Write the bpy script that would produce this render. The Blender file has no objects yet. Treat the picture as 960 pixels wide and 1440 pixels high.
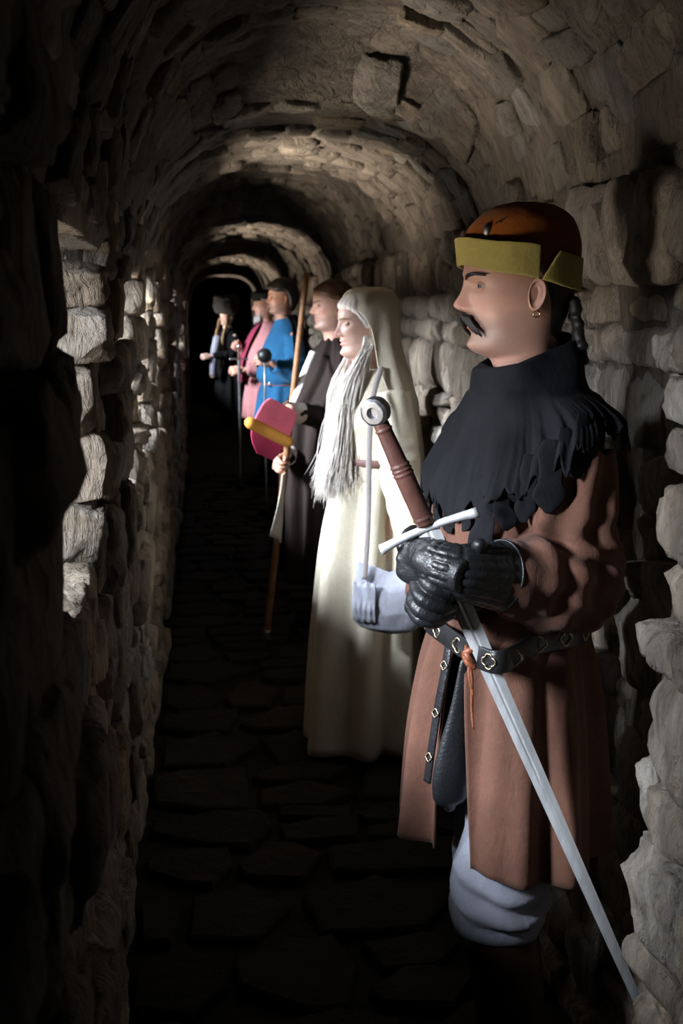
import bpy, bmesh, math, random
import numpy as np
from mathutils import Matrix, Vector, Euler

C = bpy.context.scene.collection
rng = random.Random(7)
nrng = np.random.RandomState(11)

# ------------------------------------------------------------------ camera
FPX = 1800.0                                   # focal length in pixels of the 960 x 1440 frame
TH = math.atan(280 / FPX)                      # looking slightly down
PS = math.atan(195 / FPX * math.cos(TH))       # and a little to the right
EYE = np.array([0.0, 0.0, 1.6])
RV = np.array([math.cos(PS), -math.sin(PS), 0.0])
FV = np.array([math.sin(PS) * math.cos(TH), math.cos(PS) * math.cos(TH), -math.sin(TH)])
UV = np.cross(RV, FV)
cam_data = bpy.data.cameras.new('camera')
cam_data.sensor_fit = 'VERTICAL'
cam_data.sensor_height = 36.0
cam_data.lens = FPX * 36.0 / 1440.0
cam_data.clip_start = 0.05
cam_data.dof.use_dof = True
cam_data.dof.focus_distance = 2.25
cam_data.dof.aperture_fstop = 9.0
cam = bpy.data.objects.new('camera', cam_data)
C.objects.link(cam)
cam.matrix_world = Matrix(((RV[0], UV[0], -FV[0], EYE[0]), (RV[1], UV[1], -FV[1], EYE[1]),
                           (RV[2], UV[2], -FV[2], EYE[2]), (0, 0, 0, 1)))
bpy.context.scene.camera = cam

def P(px, py, D):
    """a point of the photograph at distance D down the passage"""
    d = FV + RV * (px - 480) / FPX + UV * (720 - py) / FPX
    return EYE + d * (D / d[1])

# ------------------------------------------------------------------ world, exposure, daylight through the windows
sc = bpy.context.scene
sc.view_settings.view_transform = 'Standard'
sc.view_settings.look = 'None'
sc.view_settings.exposure = 0.0
sc.view_settings.gamma = 1.0
sc.cycles.use_denoising = True
sc.cycles.max_bounces = 6
sc.cycles.diffuse_bounces = 3
sc.cycles.sample_clamp_indirect = 3.0
world = bpy.data.worlds.new('overcast_sky')
sc.world = world
world.use_nodes = True
world.node_tree.nodes['Background'].inputs[0].default_value = (0.62, 0.74, 1.0, 1)
world.node_tree.nodes['Background'].inputs[1].default_value = 0.04

XL, XR = -0.20, 0.87                           # faces of the two walls
# windows in the left wall: near jamb, far jamb, sill height, head height, sky power, ground bounce power
WINDOWS = [(-0.9, 0.3, 0.98, 1.80, 3, 1), (1.40, 2.72, 1.08, 1.735, 92, 4), (3.5, 4.2, 1.06, 1.71, 90, 4),
           (4.5, 5.2, 1.06, 1.80, 60, 135), (5.55, 6.6, 1.02, 1.80, 190, 30), (8.9, 9.9, 1.0, 1.80, 115, 80),
           (11.0, 12.0, 1.0, 1.80, 130, 50), (14.0, 15.2, 0.9, 1.80, 90, 80), (17.0, 18.0, 0.9, 1.80, 70, 50),
           (21.0, 22.0, 0.9, 1.80, 80, 60)]

def area(name, loc, target, sx, sy, power, col, spread):
    l = bpy.data.lights.new(name, 'AREA')
    l.shape = 'RECTANGLE'; l.size = sx; l.size_y = sy; l.energy = power; l.color = col; l.spread = spread
    o = bpy.data.objects.new(name, l); C.objects.link(o)
    o.location = loc
    d = Vector(target) - Vector(loc)
    o.rotation_euler = d.to_track_quat('-Z', 'Y').to_euler()
    return o

for (d0, d1, zs, zh, ps, pb) in WINDOWS:
    dm = (d0 + d1) / 2
    off = 1.2 if d0 == 1.40 else 0.85
    area('window_skylight', (-1.85, dm - off, 2.10), (0.5, dm + 0.10, 1.05), 0.50, 0.55, ps, (0.84, 0.91, 1.0), 2.0)
    if d0 == 1.40: area('ground_bounce', (-1.45, 1.45, 0.80), (0.87, 3.05, 1.80), 0.35, 0.30, pb, (1.0, 0.90, 0.78), 1.0)
    else: area('ground_bounce', (-1.45, dm - 0.30, 0.35), (0.4, dm + 0.05, 2.1), 0.6, 0.5, pb, (1.0, 0.88, 0.74), 1.7)

# ------------------------------------------------------------------ materials
def mat(name, rough=0.85, metal=0.0, spec=0.3):
    m = bpy.data.materials.new(name); m.use_nodes = True
    b = m.node_tree.nodes['Principled BSDF']
    b.inputs['Roughness'].default_value = rough
    b.inputs['Metallic'].default_value = metal
    b.inputs['Specular IOR Level'].default_value = spec
    return m, m.node_tree, b

def nd(nt, t, **kw):
    n = nt.nodes.new(t)
    for k, v in kw.items():
        if k in n.inputs: n.inputs[k].default_value = v
        else: setattr(n, k, v)
    return n

def ramp(nt, fac, stops):
    r = nt.nodes.new('ShaderNodeValToRGB')
    e = r.color_ramp.elements
    while len(e) < len(stops): e.new(0.5)
    for i, (p, c) in enumerate(stops):
        e[i].position = p; e[i].color = (*c, 1) if len(c) == 3 else c
    nt.links.new(fac, r.inputs[0])
    return r.outputs[0]

def mixc(nt, fac, a, b, mode='MIX'):
    m = nt.nodes.new('ShaderNodeMix'); m.data_type = 'RGBA'; m.blend_type = mode
    for s, v in ((m.inputs[0], fac), (m.inputs[6], a), (m.inputs[7], b)):
        if isinstance(v, bpy.types.NodeSocket): nt.links.new(v, s)
        elif isinstance(v, (int, float)): s.default_value = v
        else: s.default_value = (*v, 1)
    return m.outputs[2]

def bump(nt, b, height, strength, dist, prev=None):
    n = nt.nodes.new('ShaderNodeBump')
    n.inputs['Strength'].default_value = strength; n.inputs['Distance'].default_value = dist
    nt.links.new(height, n.inputs['Height'])
    if prev: nt.links.new(prev, n.inputs['Normal'])
    nt.links.new(n.outputs[0], b.inputs['Normal'])
    return n.outputs[0]

def pos(nt, scale=(1, 1, 1)):
    g = nt.nodes.new('ShaderNodeNewGeometry')
    m = nt.nodes.new('ShaderNodeMapping'); m.inputs['Scale'].default_value = scale
    nt.links.new(g.outputs['Position'], m.inputs['Vector'])
    return m.outputs[0]

def objco(nt, scale=(1, 1, 1)):
    g = nt.nodes.new('ShaderNodeTexCoord')
    m = nt.nodes.new('ShaderNodeMapping'); m.inputs['Scale'].default_value = scale
    nt.links.new(g.outputs['Object'], m.inputs['Vector'])
    return m.outputs[0]

def noise(nt, vec, scale, detail=4.0, rough=0.55, dist=0.0):
    n = nt.nodes.new('ShaderNodeTexNoise')
    n.inputs['Scale'].default_value = scale; n.inputs['Detail'].default_value = detail
    n.inputs['Roughness'].default_value = rough; n.inputs['Distortion'].default_value = dist
    nt.links.new(vec, n.inputs['Vector'])
    return n.outputs[0]

def stone_mat(name, lo, hi, tint, amt=1.0):
    m, nt, b = mat(name, 0.92, 0, 0.2)
    p = pos(nt, (1, 1, 0.45))
    n1 = noise(nt, p, 5.0, 6, 0.6, 0.3)
    col = ramp(nt, n1, [(0.3, lo), (0.52, tuple((a + c) / 2 for a, c in zip(lo, hi))), (0.72, hi)])
    oi = nt.nodes.new('ShaderNodeObjectInfo')
    rc = ramp(nt, oi.outputs['Random'], [(0.0, (0.62, 0.58, 0.54)), (0.3, (0.95, 0.85, 0.74)), (0.55, (0.85, 0.86, 0.88)),
                                         (0.8, (1.15, 1.08, 0.98)), (1.0, (1.05, 0.86, 0.66))])
    col = mixc(nt, 1.0, col, rc, 'MULTIPLY')
    n2 = noise(nt, pos(nt), 14.0, 5, 0.65, 0.6)
    k = ramp(nt, n2, [(0.52, (0, 0, 0)), (0.68, (1, 1, 1))])
    col = mixc(nt, k, col, tint)
    n5 = noise(nt, p, 38.0, 4, 0.7)
    k5 = ramp(nt, n5, [(0.30, (0.45, 0.43, 0.42)), (0.48, (1, 1, 1))])
    col = mixc(nt, 0.8, col, k5, 'MULTIPLY')
    nt.links.new(col, b.inputs['Base Color'])
    n3 = noise(nt, pos(nt, (1, 1, 0.35)), 22.0, 6, 0.65, 0.8)
    n4 = noise(nt, pos(nt), 85.0, 4, 0.7)
    x = bump(nt, b, n3, 1.0 * amt, 0.034)
    bump(nt, b, n4, 0.6 * amt, 0.005, x)
    return m

M = {}
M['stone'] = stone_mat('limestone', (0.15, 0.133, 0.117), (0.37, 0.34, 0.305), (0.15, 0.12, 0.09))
M['vault_stone'] = stone_mat('shade_darkened_limestone', (0.07, 0.062, 0.055), (0.20, 0.185, 0.165), (0.09, 0.072, 0.055))  # darker copy of the limestone: the vault's dimness is put into its colour
M['mortar'] = stone_mat('old_mortar', (0.06, 0.052, 0.045), (0.14, 0.122, 0.105), (0.06, 0.05, 0.04), 1.3)
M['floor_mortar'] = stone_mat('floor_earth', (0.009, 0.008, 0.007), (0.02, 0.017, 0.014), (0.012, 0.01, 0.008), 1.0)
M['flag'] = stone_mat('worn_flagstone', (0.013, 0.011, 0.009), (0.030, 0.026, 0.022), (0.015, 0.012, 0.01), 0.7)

def cloth(name, col, var=0.25, weave=420, rough=0.9, bmp=0.35, sheen=0.06):
    m, nt, b = mat(name, rough, 0, 0.15)
    p = objco(nt)
    c = ramp(nt, noise(nt, p, 7, 5, 0.6), [(0.3, tuple(x * (1 - var) for x in col)), (0.7, tuple(min(1, x * (1 + var)) for x in col))])
    fine = noise(nt, objco(nt, (1, 1, 0.35)), weave, 2, 0.6)
    c = mixc(nt, 0.5, c, ramp(nt, fine, [(0.3, (0.72, 0.72, 0.72)), (0.65, (1.06, 1.06, 1.06))]), 'MULTIPLY')
    nt.links.new(c, b.inputs['Base Color'])
    b.inputs['Sheen Weight'].default_value = sheen
    b.inputs['Sheen Roughness'].default_value = 0.5
    x = bump(nt, b, noise(nt, objco(nt, (1, 1, 0.6)), 28, 4, 0.6, 0.5), bmp, 0.01)
    bump(nt, b, fine, 0.25, 0.0012, x)
    return m

def leather(name, col, rough=0.38, scale=160, bmp=0.25, spec=0.5):
    m, nt, b = mat(name, rough, 0, spec)
    p = objco(nt)
    c = ramp(nt, noise(nt, p, 18, 5, 0.6), [(0.3, tuple(x * 0.7 for x in col)), (0.7, tuple(x * 1.25 for x in col))])
    nt.links.new(c, b.inputs['Base Color'])
    v = nt.nodes.new('ShaderNodeTexVoronoi'); v.inputs['Scale'].default_value = scale
    nt.links.new(p, v.inputs['Vector'])
    x = bump(nt, b, v.outputs['Distance'], bmp, 0.002)
    bump(nt, b, noise(nt, p, 40, 4, 0.6), bmp, 0.004, x)
    return m

def metal(name, col, rough=0.28):
    m, nt, b = mat(name, rough, 1.0, 0.5)
    n = noise(nt, objco(nt, (1, 1, 0.2)), 60, 5, 0.65)
    nt.links.new(ramp(nt, n, [(0.3, tuple(x * 0.75 for x in col)), (0.7, col)]), b.inputs['Base Color'])
    r = nt.nodes.new('ShaderNodeMapRange'); r.inputs[3].default_value = rough * 0.8; r.inputs[4].default_value = rough * 1.4
    nt.links.new(n, r.inputs[0]); nt.links.new(r.outputs[0], b.inputs['Roughness'])
    bump(nt, b, n, 0.08, 0.001)
    return m

def skin_mat(name, col, stub=(0.10, 0.075, 0.06)):
    m, nt, b = mat(name, 0.48, 0, 0.4)
    p = objco(nt)
    c = ramp(nt, noise(nt, p, 30, 5, 0.6), [(0.3, tuple(x * k for x, k in zip(col, (0.9, 0.82, 0.8)))), (0.7, col)])
    a = nt.nodes.new('ShaderNodeAttribute'); a.attribute_name = 'tint'
    s = nt.nodes.new('ShaderNodeSeparateColor'); nt.links.new(a.outputs['Color'], s.inputs[0])
    c = mixc(nt, s.outputs[1], c, (col[0] * 0.85, col[1] * 0.45, col[2] * 0.42))
    sp = noise(nt, p, 900, 2, 0.6)
    k = nt.nodes.new('ShaderNodeMath'); k.operation = 'MULTIPLY'
    nt.links.new(s.outputs[0], k.inputs[0])
    nt.links.new(ramp(nt, sp, [(0.35, (0.45, 0.45, 0.45)), (0.6, (1, 1, 1))]), k.inputs[1])
    c = mixc(nt, k.outputs[0], c, stub)
    nt.links.new(c, b.inputs['Base Color'])
    b.inputs['Subsurface Weight'].default_value = 0.12
    b.inputs['Subsurface Radius'].default_value = (0.010, 0.004, 0.002)
    b.inputs['Subsurface Scale'].default_value = 0.5
    bump(nt, b, noise(nt, p, 420, 3, 0.6), 0.12, 0.001)
    return m

def hair_mat(name, col, rough=0.5):
    m, nt, b = mat(name, rough, 0, 0.4)
    n = noise(nt, objco(nt, (1, 1, 0.1)), 90, 4, 0.6)
    nt.links.new(ramp(nt, n, [(0.3, tuple(x * 0.6 for x in col)), (0.7, tuple(min(1, x * 1.2) for x in col))]), b.inputs['Base Color'])
    bump(nt, b, n, 0.3, 0.002)
    return m

def eye_mat():
    m, nt, b = mat('eyeball', 0.12, 0, 0.5)
    tc = nt.nodes.new('ShaderNodeTexCoord')
    s = nt.nodes.new('ShaderNodeSeparateXYZ'); nt.links.new(tc.outputs['Object'], s.inputs[0])
    n = nt.nodes.new('ShaderNodeMath'); n.operation = 'MULTIPLY'; n.inputs[1].default_value = 1 / 0.0125
    nt.links.new(s.outputs[0], n.inputs[0])
    c = ramp(nt, n.outputs[0], [(0.0, (0.38, 0.33, 0.30)), (0.72, (0.38, 0.33, 0.30)), (0.75, (0.04, 0.045, 0.045)),
                                (0.92, (0.09, 0.09, 0.085)), (0.935, (0.005, 0.005, 0.005))])
    nt.links.new(c, b.inputs['Base Color'])
    return m

M['skin'] = skin_mat('skin', (0.48, 0.275, 0.205))
M['skin_pale'] = skin_mat('pale_skin', (0.64, 0.43, 0.35))
M['eye'] = eye_mat()
M['tunic_brown'] = cloth('russet_linen', (0.116, 0.054, 0.037))
M['hood_black'] = cloth('black_wool', (0.007, 0.007, 0.009), 0.3, sheen=0.0)
M['hat_orange'] = cloth('burnt_orange_wool', (0.30, 0.085, 0.012), 0.3)
M['hat_olive'] = cloth('olive_yellow_wool', (0.40, 0.33, 0.10), 0.12)
M['linen_blue'] = cloth('pale_blue_grey_linen', (0.30, 0.31, 0.37), 0.12)
M['linen_white'] = cloth('white_linen', (0.70, 0.68, 0.64), 0.08)
M['cream'] = cloth('cream_wool', (0.70, 0.64, 0.51), 0.08)
M['veil'] = cloth('ivory_veil_linen', (0.66, 0.59, 0.47), 0.07, 500, 0.85, 0.2)
M['cloak_brown'] = cloth('dark_brown_cloak_wool', (0.020, 0.0135, 0.012), 0.25, sheen=0.0)
M['blue'] = cloth('blue_wool', (0.018, 0.10, 0.215), 0.2)
M['burgundy'] = cloth('burgundy_wool', (0.22, 0.025, 0.055), 0.2)
M['mauve'] = cloth('dusty_rose_wool', (0.34, 0.15, 0.155), 0.2)
M['black_cloth'] = cloth('black_cloth', (0.007, 0.007, 0.008), 0.3, sheen=0.0)
M['pink'] = cloth('pink_painted_canvas', (0.85, 0.17, 0.25), 0.12, 300, 0.6, 0.1, 0.0)
M['crimson'] = cloth('crimson_painted_canvas', (0.50, 0.05, 0.12), 0.15, 300, 0.6, 0.1, 0.0)
M['orange'] = cloth('orange_painted_canvas', (0.72, 0.33, 0.07), 0.12, 300, 0.6, 0.1, 0.0)
M['glove'] = leather('black_glove_leather', (0.012, 0.013, 0.015), 0.42, 210, 0.22, 0.5)
M['belt_leather'] = leather('black_belt_leather', (0.016, 0.016, 0.018), 0.36)
M['boot'] = leather('brown_boot_leather', (0.045, 0.022, 0.012), 0.55)
M['lace'] = leather('chestnut_leather', (0.20, 0.06, 0.025), 0.45)
M['grip'] = leather('brown_grip_leather', (0.085, 0.034, 0.026), 0.45, 260, 0.12)
M['mauve_belt'] = leather('rose_brown_leather', (0.20, 0.10, 0.095), 0.55)
M['steel'] = metal('polished_steel', (0.74, 0.76, 0.80), 0.30)
M['satin_steel'] = metal('satin_steel', (0.93, 0.95, 0.98), 0.42)
M['satin_steel'].node_tree.nodes['Principled BSDF'].inputs['Metallic'].default_value = 0.58
M['strap_grey'] = cloth('grey_strap_linen', (0.26, 0.235, 0.225), 0.12)
M['iron'] = metal('dull_iron', (0.36, 0.36, 0.37), 0.42)
M['brass'] = metal('aged_brass', (0.62, 0.52, 0.36), 0.35)
M['gold'] = metal('gold', (0.75, 0.5, 0.2), 0.25)
M['hair_black'] = hair_mat('black_hair', (0.012, 0.009, 0.008))
M['hair_brown'] = hair_mat('brown_hair', (0.12, 0.065, 0.04))
M['hair_pale'] = hair_mat('pale_blond_hair', (0.86, 0.78, 0.72), 0.42)
M['hair_grey'] = hair_mat('grey_hair', (0.28, 0.26, 0.25))
M['hair_sand'] = hair_mat('sandy_hair', (0.32, 0.21, 0.11))
M['wood'] = leather('ash_wood_shaft', (0.20, 0.095, 0.042), 0.55, 60, 0.15, 0.3)
M['fur'] = hair_mat('black_fur', (0.008, 0.007, 0.007), 0.9)
# ------------------------------------------------------------------ mesh helpers
def tag(o, label=None, cat=None, group=None, kind=None):
    for k, v in (('label', label), ('category', cat), ('group', group), ('kind', kind)):
        if v: o[k] = v
    return o

def empty(name, loc, rz=0.0):
    o = bpy.data.objects.new(name, None); C.objects.link(o)
    o.location = loc; o.rotation_euler = (0, 0, rz); o.empty_display_size = 0.1
    return o

def mesh_of(name, v, f, m=None, smooth=True):
    me = bpy.data.meshes.new(name)
    me.from_pydata([tuple(map(float, p)) for p in v], [], [tuple(map(int, q)) for q in f])
    if m: me.materials.append(m)
    if smooth: me.polygons.foreach_set('use_smooth', [True] * len(me.polygons))
    me.update()
    return me

def link(name, me, parent=None, loc=None, label=None):
    o = bpy.data.objects.new(name, me); C.objects.link(o)
    if parent: o.parent = parent
    if loc is not None: o.location = loc
    if label: o['label'] = label
    return o

def obj(name, vf, m, parent=None, smooth=True, label=None):
    return link(name, mesh_of(name, vf[0], vf[1], m, smooth), parent, None, label)

def join(*parts):
    V, F, n = [], [], 0
    for v, f in parts:
        V.append(np.asarray(v, float).reshape(-1, 3)); F += [tuple(i + n for i in q) for q in f]; n += len(V[-1])
    return np.concatenate(V), F

def loft(R, closed=True, c0=False, c1=False):
    R = np.asarray(R, float); nr, nc = R.shape[:2]
    V = list(R.reshape(-1, 3)); F = []
    for i in range(nr - 1):
        for j in range(nc if closed else nc - 1):
            k = (j + 1) % nc
            F.append((i * nc + j, i * nc + k, (i + 1) * nc + k, (i + 1) * nc + j))
    if c0:
        V.append(R[0].mean(0)); F += [(len(V) - 1, (j + 1) % nc, j) for j in range(nc)]
    if c1:
        b = (nr - 1) * nc
        V.append(R[-1].mean(0)); F += [(len(V) - 1, b + j, b + (j + 1) % nc) for j in range(nc)]
    return np.array(V), F

def cr(pts, n):
    """Catmull-Rom through control rows of any dimension"""
    p = np.asarray(pts, float)
    if p.ndim == 1: p = p[:, None]
    m = len(p)
    if m == 2:
        t = np.linspace(0, 1, n)[:, None]; return p[0] * (1 - t) + p[1] * t
    q = np.vstack([2 * p[0] - p[1], p, 2 * p[-1] - p[-2]])
    out = []
    for t in np.linspace(0, m - 1, n):
        i = min(int(t), m - 2); u = t - i
        a, b, c, d = q[i], q[i + 1], q[i + 2], q[i + 3]
        out.append(0.5 * (2 * b + (c - a) * u + (2 * a - 5 * b + 4 * c - d) * u * u + (3 * b - a - 3 * c + d) * u ** 3))
    return np.array(out)

def unit(v):
    v = np.asarray(v, float); return v / (np.linalg.norm(v) + 1e-12)

def frames(path, up=None):
    t = np.gradient(path, axis=0); t /= np.linalg.norm(t, axis=1)[:, None] + 1e-12
    n = np.zeros_like(t)
    u = np.array([0, 0, 1.0]) if up is None else np.asarray(up, float)
    if abs(t[0] @ unit(u)) > 0.95: u = np.array([1.0, 0, 0])
    n[0] = unit(u - t[0] * (u @ t[0]))
    for i in range(1, len(t)): n[i] = unit(n[i - 1] - t[i] * (n[i - 1] @ t[i]))
    return t, n, np.cross(t, n)

def tube(ctrl, rad, nl=12, nc=12, flat=1.0, up=None, cap=True, fn=None, round_end=False, smooth=True):
    """tube along ctrl; rad per control point, flat squashes the binormal; fn(i01, theta) scales the radius"""
    ctrl = np.asarray(ctrl, float)
    rad = np.broadcast_to(np.asarray(rad, float), (len(ctrl),)) if np.ndim(rad) == 0 else np.asarray(rad, float)
    path = cr(ctrl, nl) if smooth else ctrl
    r = cr(rad, nl)[:, 0] if smooth else rad
    if round_end:
        e = path[-1] - path[-2]; e = e / (np.linalg.norm(e) + 1e-12) * r[-1]
        s = path[0] - path[1]; s = s / (np.linalg.norm(s) + 1e-12) * r[0]
        path = np.vstack([path[0] + s * 0.95, path[0] + s * 0.6, path, path[-1] + e * 0.6, path[-1] + e * 0.95])
        r = np.concatenate([[r[0] * 0.3, r[0] * 0.8], r, [r[-1] * 0.8, r[-1] * 0.3]])
    t, n, b = frames(path, up)
    th = np.linspace(0, 2 * math.pi, nc, endpoint=False)
    R = np.zeros((len(path), nc, 3))
    for i in range(len(path)):
        s = r[i] * (fn(i / (len(path) - 1), th) if fn else 1.0) * np.ones(nc)
        R[i] = path[i] + np.outer(np.cos(th) * s, n[i]) + np.outer(np.sin(th) * s * flat, b[i])
    return loft(R, True, cap, cap)

def ring(cx, cy, z, a, b, n, ph=0.0, p=2.0):
    t = np.linspace(0, 2 * math.pi, n, endpoint=False) + ph
    c, s = np.cos(t), np.sin(t)
    return np.stack([cx + a * np.sign(c) * np.abs(c) ** (2 / p), cy + b * np.sign(s) * np.abs(s) ** (2 / p), np.full(n, z)], 1)

def rings(rows, nl, nc, p=2.0):
    """rows of (cx, cy, z, a, b) -> smooth stack of ellipses"""
    return np.array([ring(*r, nc, 0, p) for r in cr(rows, nl)])

_wd = {}
def wob(Pt, seed, freq, octaves=3):
    """cheap smooth noise, about -1..1"""
    Pt = np.asarray(Pt, float); out = np.zeros(len(Pt)); amp = 1.0; tot = 0
    for o in range(octaves):
        k = (seed, o)
        if k not in _wd:
            r = np.random.RandomState(seed * 13 + o); d = r.randn(5, 3); d /= np.linalg.norm(d, axis=1)[:, None]
            _wd[k] = (d * r.uniform(0.7, 1.4, (5, 1)), r.uniform(0, 6.28, 5))
        d, ph = _wd[k]
        out += amp * np.sin(Pt @ d.T * freq + ph).sum(1) / 3.0; tot += amp
        amp *= 0.5; freq *= 2.1
    return out / tot

def box(c, s, n=1):
    """axis box with centre c and full size s, every face an n x n grid"""
    return (cube_grid(n)[0] * np.asarray(s) / 2 + np.asarray(c), cube_grid(n)[1])

_cg = {}
def cube_grid(n):
    if n in _cg: return _cg[n]
    idx, V, F = {}, [], []
    def vi(a):
        if a not in idx: idx[a] = len(V); V.append([2 * x / n - 1 for x in a])
        return idx[a]
    for ax in range(3):
        for side in (0, n):
            u, w = [k for k in range(3) if k != ax]
            for i in range(n):
                for j in range(n):
                    q = []
                    for di, dj in ((0, 0), (1, 0), (1, 1), (0, 1)):
                        a = [0, 0, 0]; a[ax] = side; a[u] = i + di; a[w] = j + dj; q.append(vi(tuple(a)))
                    e1 = np.subtract(V[q[1]], V[q[0]]); e2 = np.subtract(V[q[2]], V[q[0]])
                    if np.cross(e1, e2)[ax] * (1 if side else -1) < 0: q = q[::-1]
                    F.append(tuple(q))
    _cg[n] = (np.array(V), F)
    return _cg[n]

def remesh(vf, voxel, smooth=6, disp=None, m=None, name='mesh'):
    """one continuous skin over closed overlapping shapes"""
    me = mesh_of('tmp', vf[0], vf[1], None, False)
    o = bpy.data.objects.new('tmp', me); C.objects.link(o)
    r = o.modifiers.new('r', 'REMESH'); r.mode = 'VOXEL'; r.voxel_size = voxel
    if smooth:
        s = o.modifiers.new('s', 'SMOOTH'); s.iterations = smooth; s.factor = 0.5
    dg = bpy.context.evaluated_depsgraph_get(); dg.update()
    out = bpy.data.meshes.new_from_object(o.evaluated_get(dg))
    out.name = name
    bpy.data.objects.remove(o); bpy.data.meshes.remove(me)
    if disp:
        n = len(out.vertices)
        co = np.zeros(n * 3); out.vertices.foreach_get('co', co); co = co.reshape(-1, 3)
        no = np.zeros(n * 3); out.vertex_normals.foreach_get('vector', no); no = no.reshape(-1, 3)
        out.vertices.foreach_set('co', (co + no * disp(co)[:, None]).ravel())
    out.materials.clear()
    if m: out.materials.append(m)
    out.polygons.foreach_set('use_smooth', [True] * len(out.polygons))
    out.update()
    return out

# ------------------------------------------------------------------ stones
def stone_vf(n, seed, p=13.0, rough=0.15):
    r = np.random.RandomState(seed)
    V, F = cube_grid(n); V = V.copy()
    V = V / ((np.abs(V) ** p).sum(1) ** (1 / p))[:, None]
    for _ in range(13):                                   # split faces
        d = r.randn(3); d[2] = abs(d[2]) * 1.3; d /= np.linalg.norm(d)
        h = V @ d; lim = h.max() * r.uniform(0.80, 0.97)
        V -= np.outer(np.maximum(0, h - lim), d)
    V = V * (1 + rough * 0.6 * wob(V, seed + 50, 2.2)[:, None] + rough * 0.5 * wob(V, seed + 90, 6.5)[:, None] + rough * 0.5 * wob(V * [1, 0.5, 1], seed + 95, 15, 2)[:, None])
    return V, F

STONES = [mesh_of('stone', *stone_vf(8, 300 + i), M['stone']) for i in range(16)]
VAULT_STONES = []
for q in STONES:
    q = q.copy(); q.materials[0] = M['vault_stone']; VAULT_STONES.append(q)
STONE_LOW = [stone_vf(3, 500 + i) for i in range(10)]

def courses(u0, u1, v0, v1, hr, lr, seed):
    """irregular rubble courses: boxes (u, v, length, height)"""
    r = random.Random(seed); out = []; v = v0
    while v < v1 - 0.02:
        h = r.uniform(*hr)
        if v + h > v1 - hr[0] * 0.6: h = v1 - v
        u = u0 - r.uniform(0, lr[0] * 0.6)
        while u < u1:
            l = r.uniform(*lr)
            if u + l > u1 - lr[0] * 0.5: l = u1 - u
            a, b = max(u, u0), min(u + l, u1)
            if b - a > 0.02:
                if r.random() < 0.28 and h > hr[0] * 1.3:
                    k = r.uniform(0.35, 0.65) * h
                    out += [((a + b) / 2, v + k / 2, b - a, k), ((a + b) / 2, v + (h + k) / 2, b - a, h - k)]
                else:
                    out.append(((a + b) / 2, v + h / 2, b - a, h))
            u += l
        v += h
    return out

def stone_matrix(c, ex, ey, ez, sx, sy, sz):
    return Matrix(((ex[0] * sx, ey[0] * sy, ez[0] * sz, c[0]), (ex[1] * sx, ey[1] * sy, ez[1] * sz, c[1]),
                   (ex[2] * sx, ey[2] * sy, ez[2] * sz, c[2]), (0, 0, 0, 1)))

def lay(parent, mats, limit, stuff_mat, meshes=STONES, name='stone'):
    """the nearest `limit` stones one by one, the rest joined"""
    mats = sorted(mats, key=lambda a: a[0])
    for i, (_, mx) in enumerate(mats[:limit]):
        o = bpy.data.objects.new(name, meshes[rng.randrange(len(meshes))]); C.objects.link(o)
        o.parent = parent; o.matrix_world = mx
    rest = mats[limit:]
    if rest:
        parts = []
        for _, mx in rest:
            v, f = STONE_LOW[rng.randrange(len(STONE_LOW))]
            A = np.array(mx); parts.append((v @ A[:3, :3].T + A[:3, 3], f))
        o = obj('distant_' + name + 's', join(*parts), stuff_mat, parent); o['kind'] = 'stuff'

def rnd_stone(c, ex, ey, ez, l, h, d, r, gap=0.004, tilt=0.05):
    a = r.uniform(-tilt, tilt)
    ex, ey, ez = map(np.asarray, (ex, ey, ez))
    e1 = ex * math.cos(a) + ey * math.sin(a); e2 = ey * math.cos(a) - ex * math.sin(a)
    t = r.uniform(-0.10, 0.10); e3 = unit(ez + e1 * t + e2 * r.uniform(-0.10, 0.10))
    c = np.asarray(c) + ez * r.uniform(-0.03, 0.014)
    return stone_matrix(c, e1, e2, e3, l / 2 * 1.13 - gap, h / 2 * 1.13 - gap, d / 2)

# ------------------------------------------------------------------ the passage: right wall
def rough_sheet(fn, nu, nv, amp, seed, freq=9.0):
    u, v = np.meshgrid(np.linspace(0, 1, nu), np.linspace(0, 1, nv), indexing='ij')
    pts, nrm = fn(u.ravel(), v.ravel())
    pts = pts + nrm * (amp * wob(pts, seed, freq, 3))[:, None]
    F = [(i * nv + j, (i + 1) * nv + j, (i + 1) * nv + j + 1, i * nv + j + 1) for i in range(nu - 1) for j in range(nv - 1)]
    return pts, F

Y0, Y1 = -2.0, 31.0
def near_pier(y): return 0.095 * np.clip((2.02 - np.asarray(y, float)) / 0.05, 0, 1)   # the wall stands proud nearest the viewer
def bulge_r(u, v): return 0.03 * np.sin(u * 1.9 + v * 2.3) + 0.02 * np.sin(u * 4.1 - v * 3.0)
def fn_right(u, v):
    y = Y0 + (Y1 - Y0) * u ** 1.4
    return np.stack([XR - 0.012 + bulge_r(y, v * 1.88) - near_pier(y), y, v * 1.88 - 0.05], 1), np.tile([-1.0, 0, 0], (len(u), 1))
wall_right = tag(obj('wall_right', rough_sheet(fn_right, 700, 60, 0.02, 3), M['mortar']), 'rough rubble stone wall along the right side behind the row of figures', kind='structure')
r = random.Random(31); L = []
for (u, v, l, h) in courses(1.2, 15.0, 0.0, 1.86, (0.08, 0.19), (0.11, 0.27), 41):
    bulge = float(bulge_r(u, v))
    L.append((u, rnd_stone((XR + 0.015 + bulge - float(near_pier(u)), u, v), (0, 1, 0), (0, 0, 1), (-1, 0, 0), l, h, r.uniform(0.09, 0.16), r)))
L.sort(key=lambda a: a[0])
lay(wall_right, L, 300, M['stone'])

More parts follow.
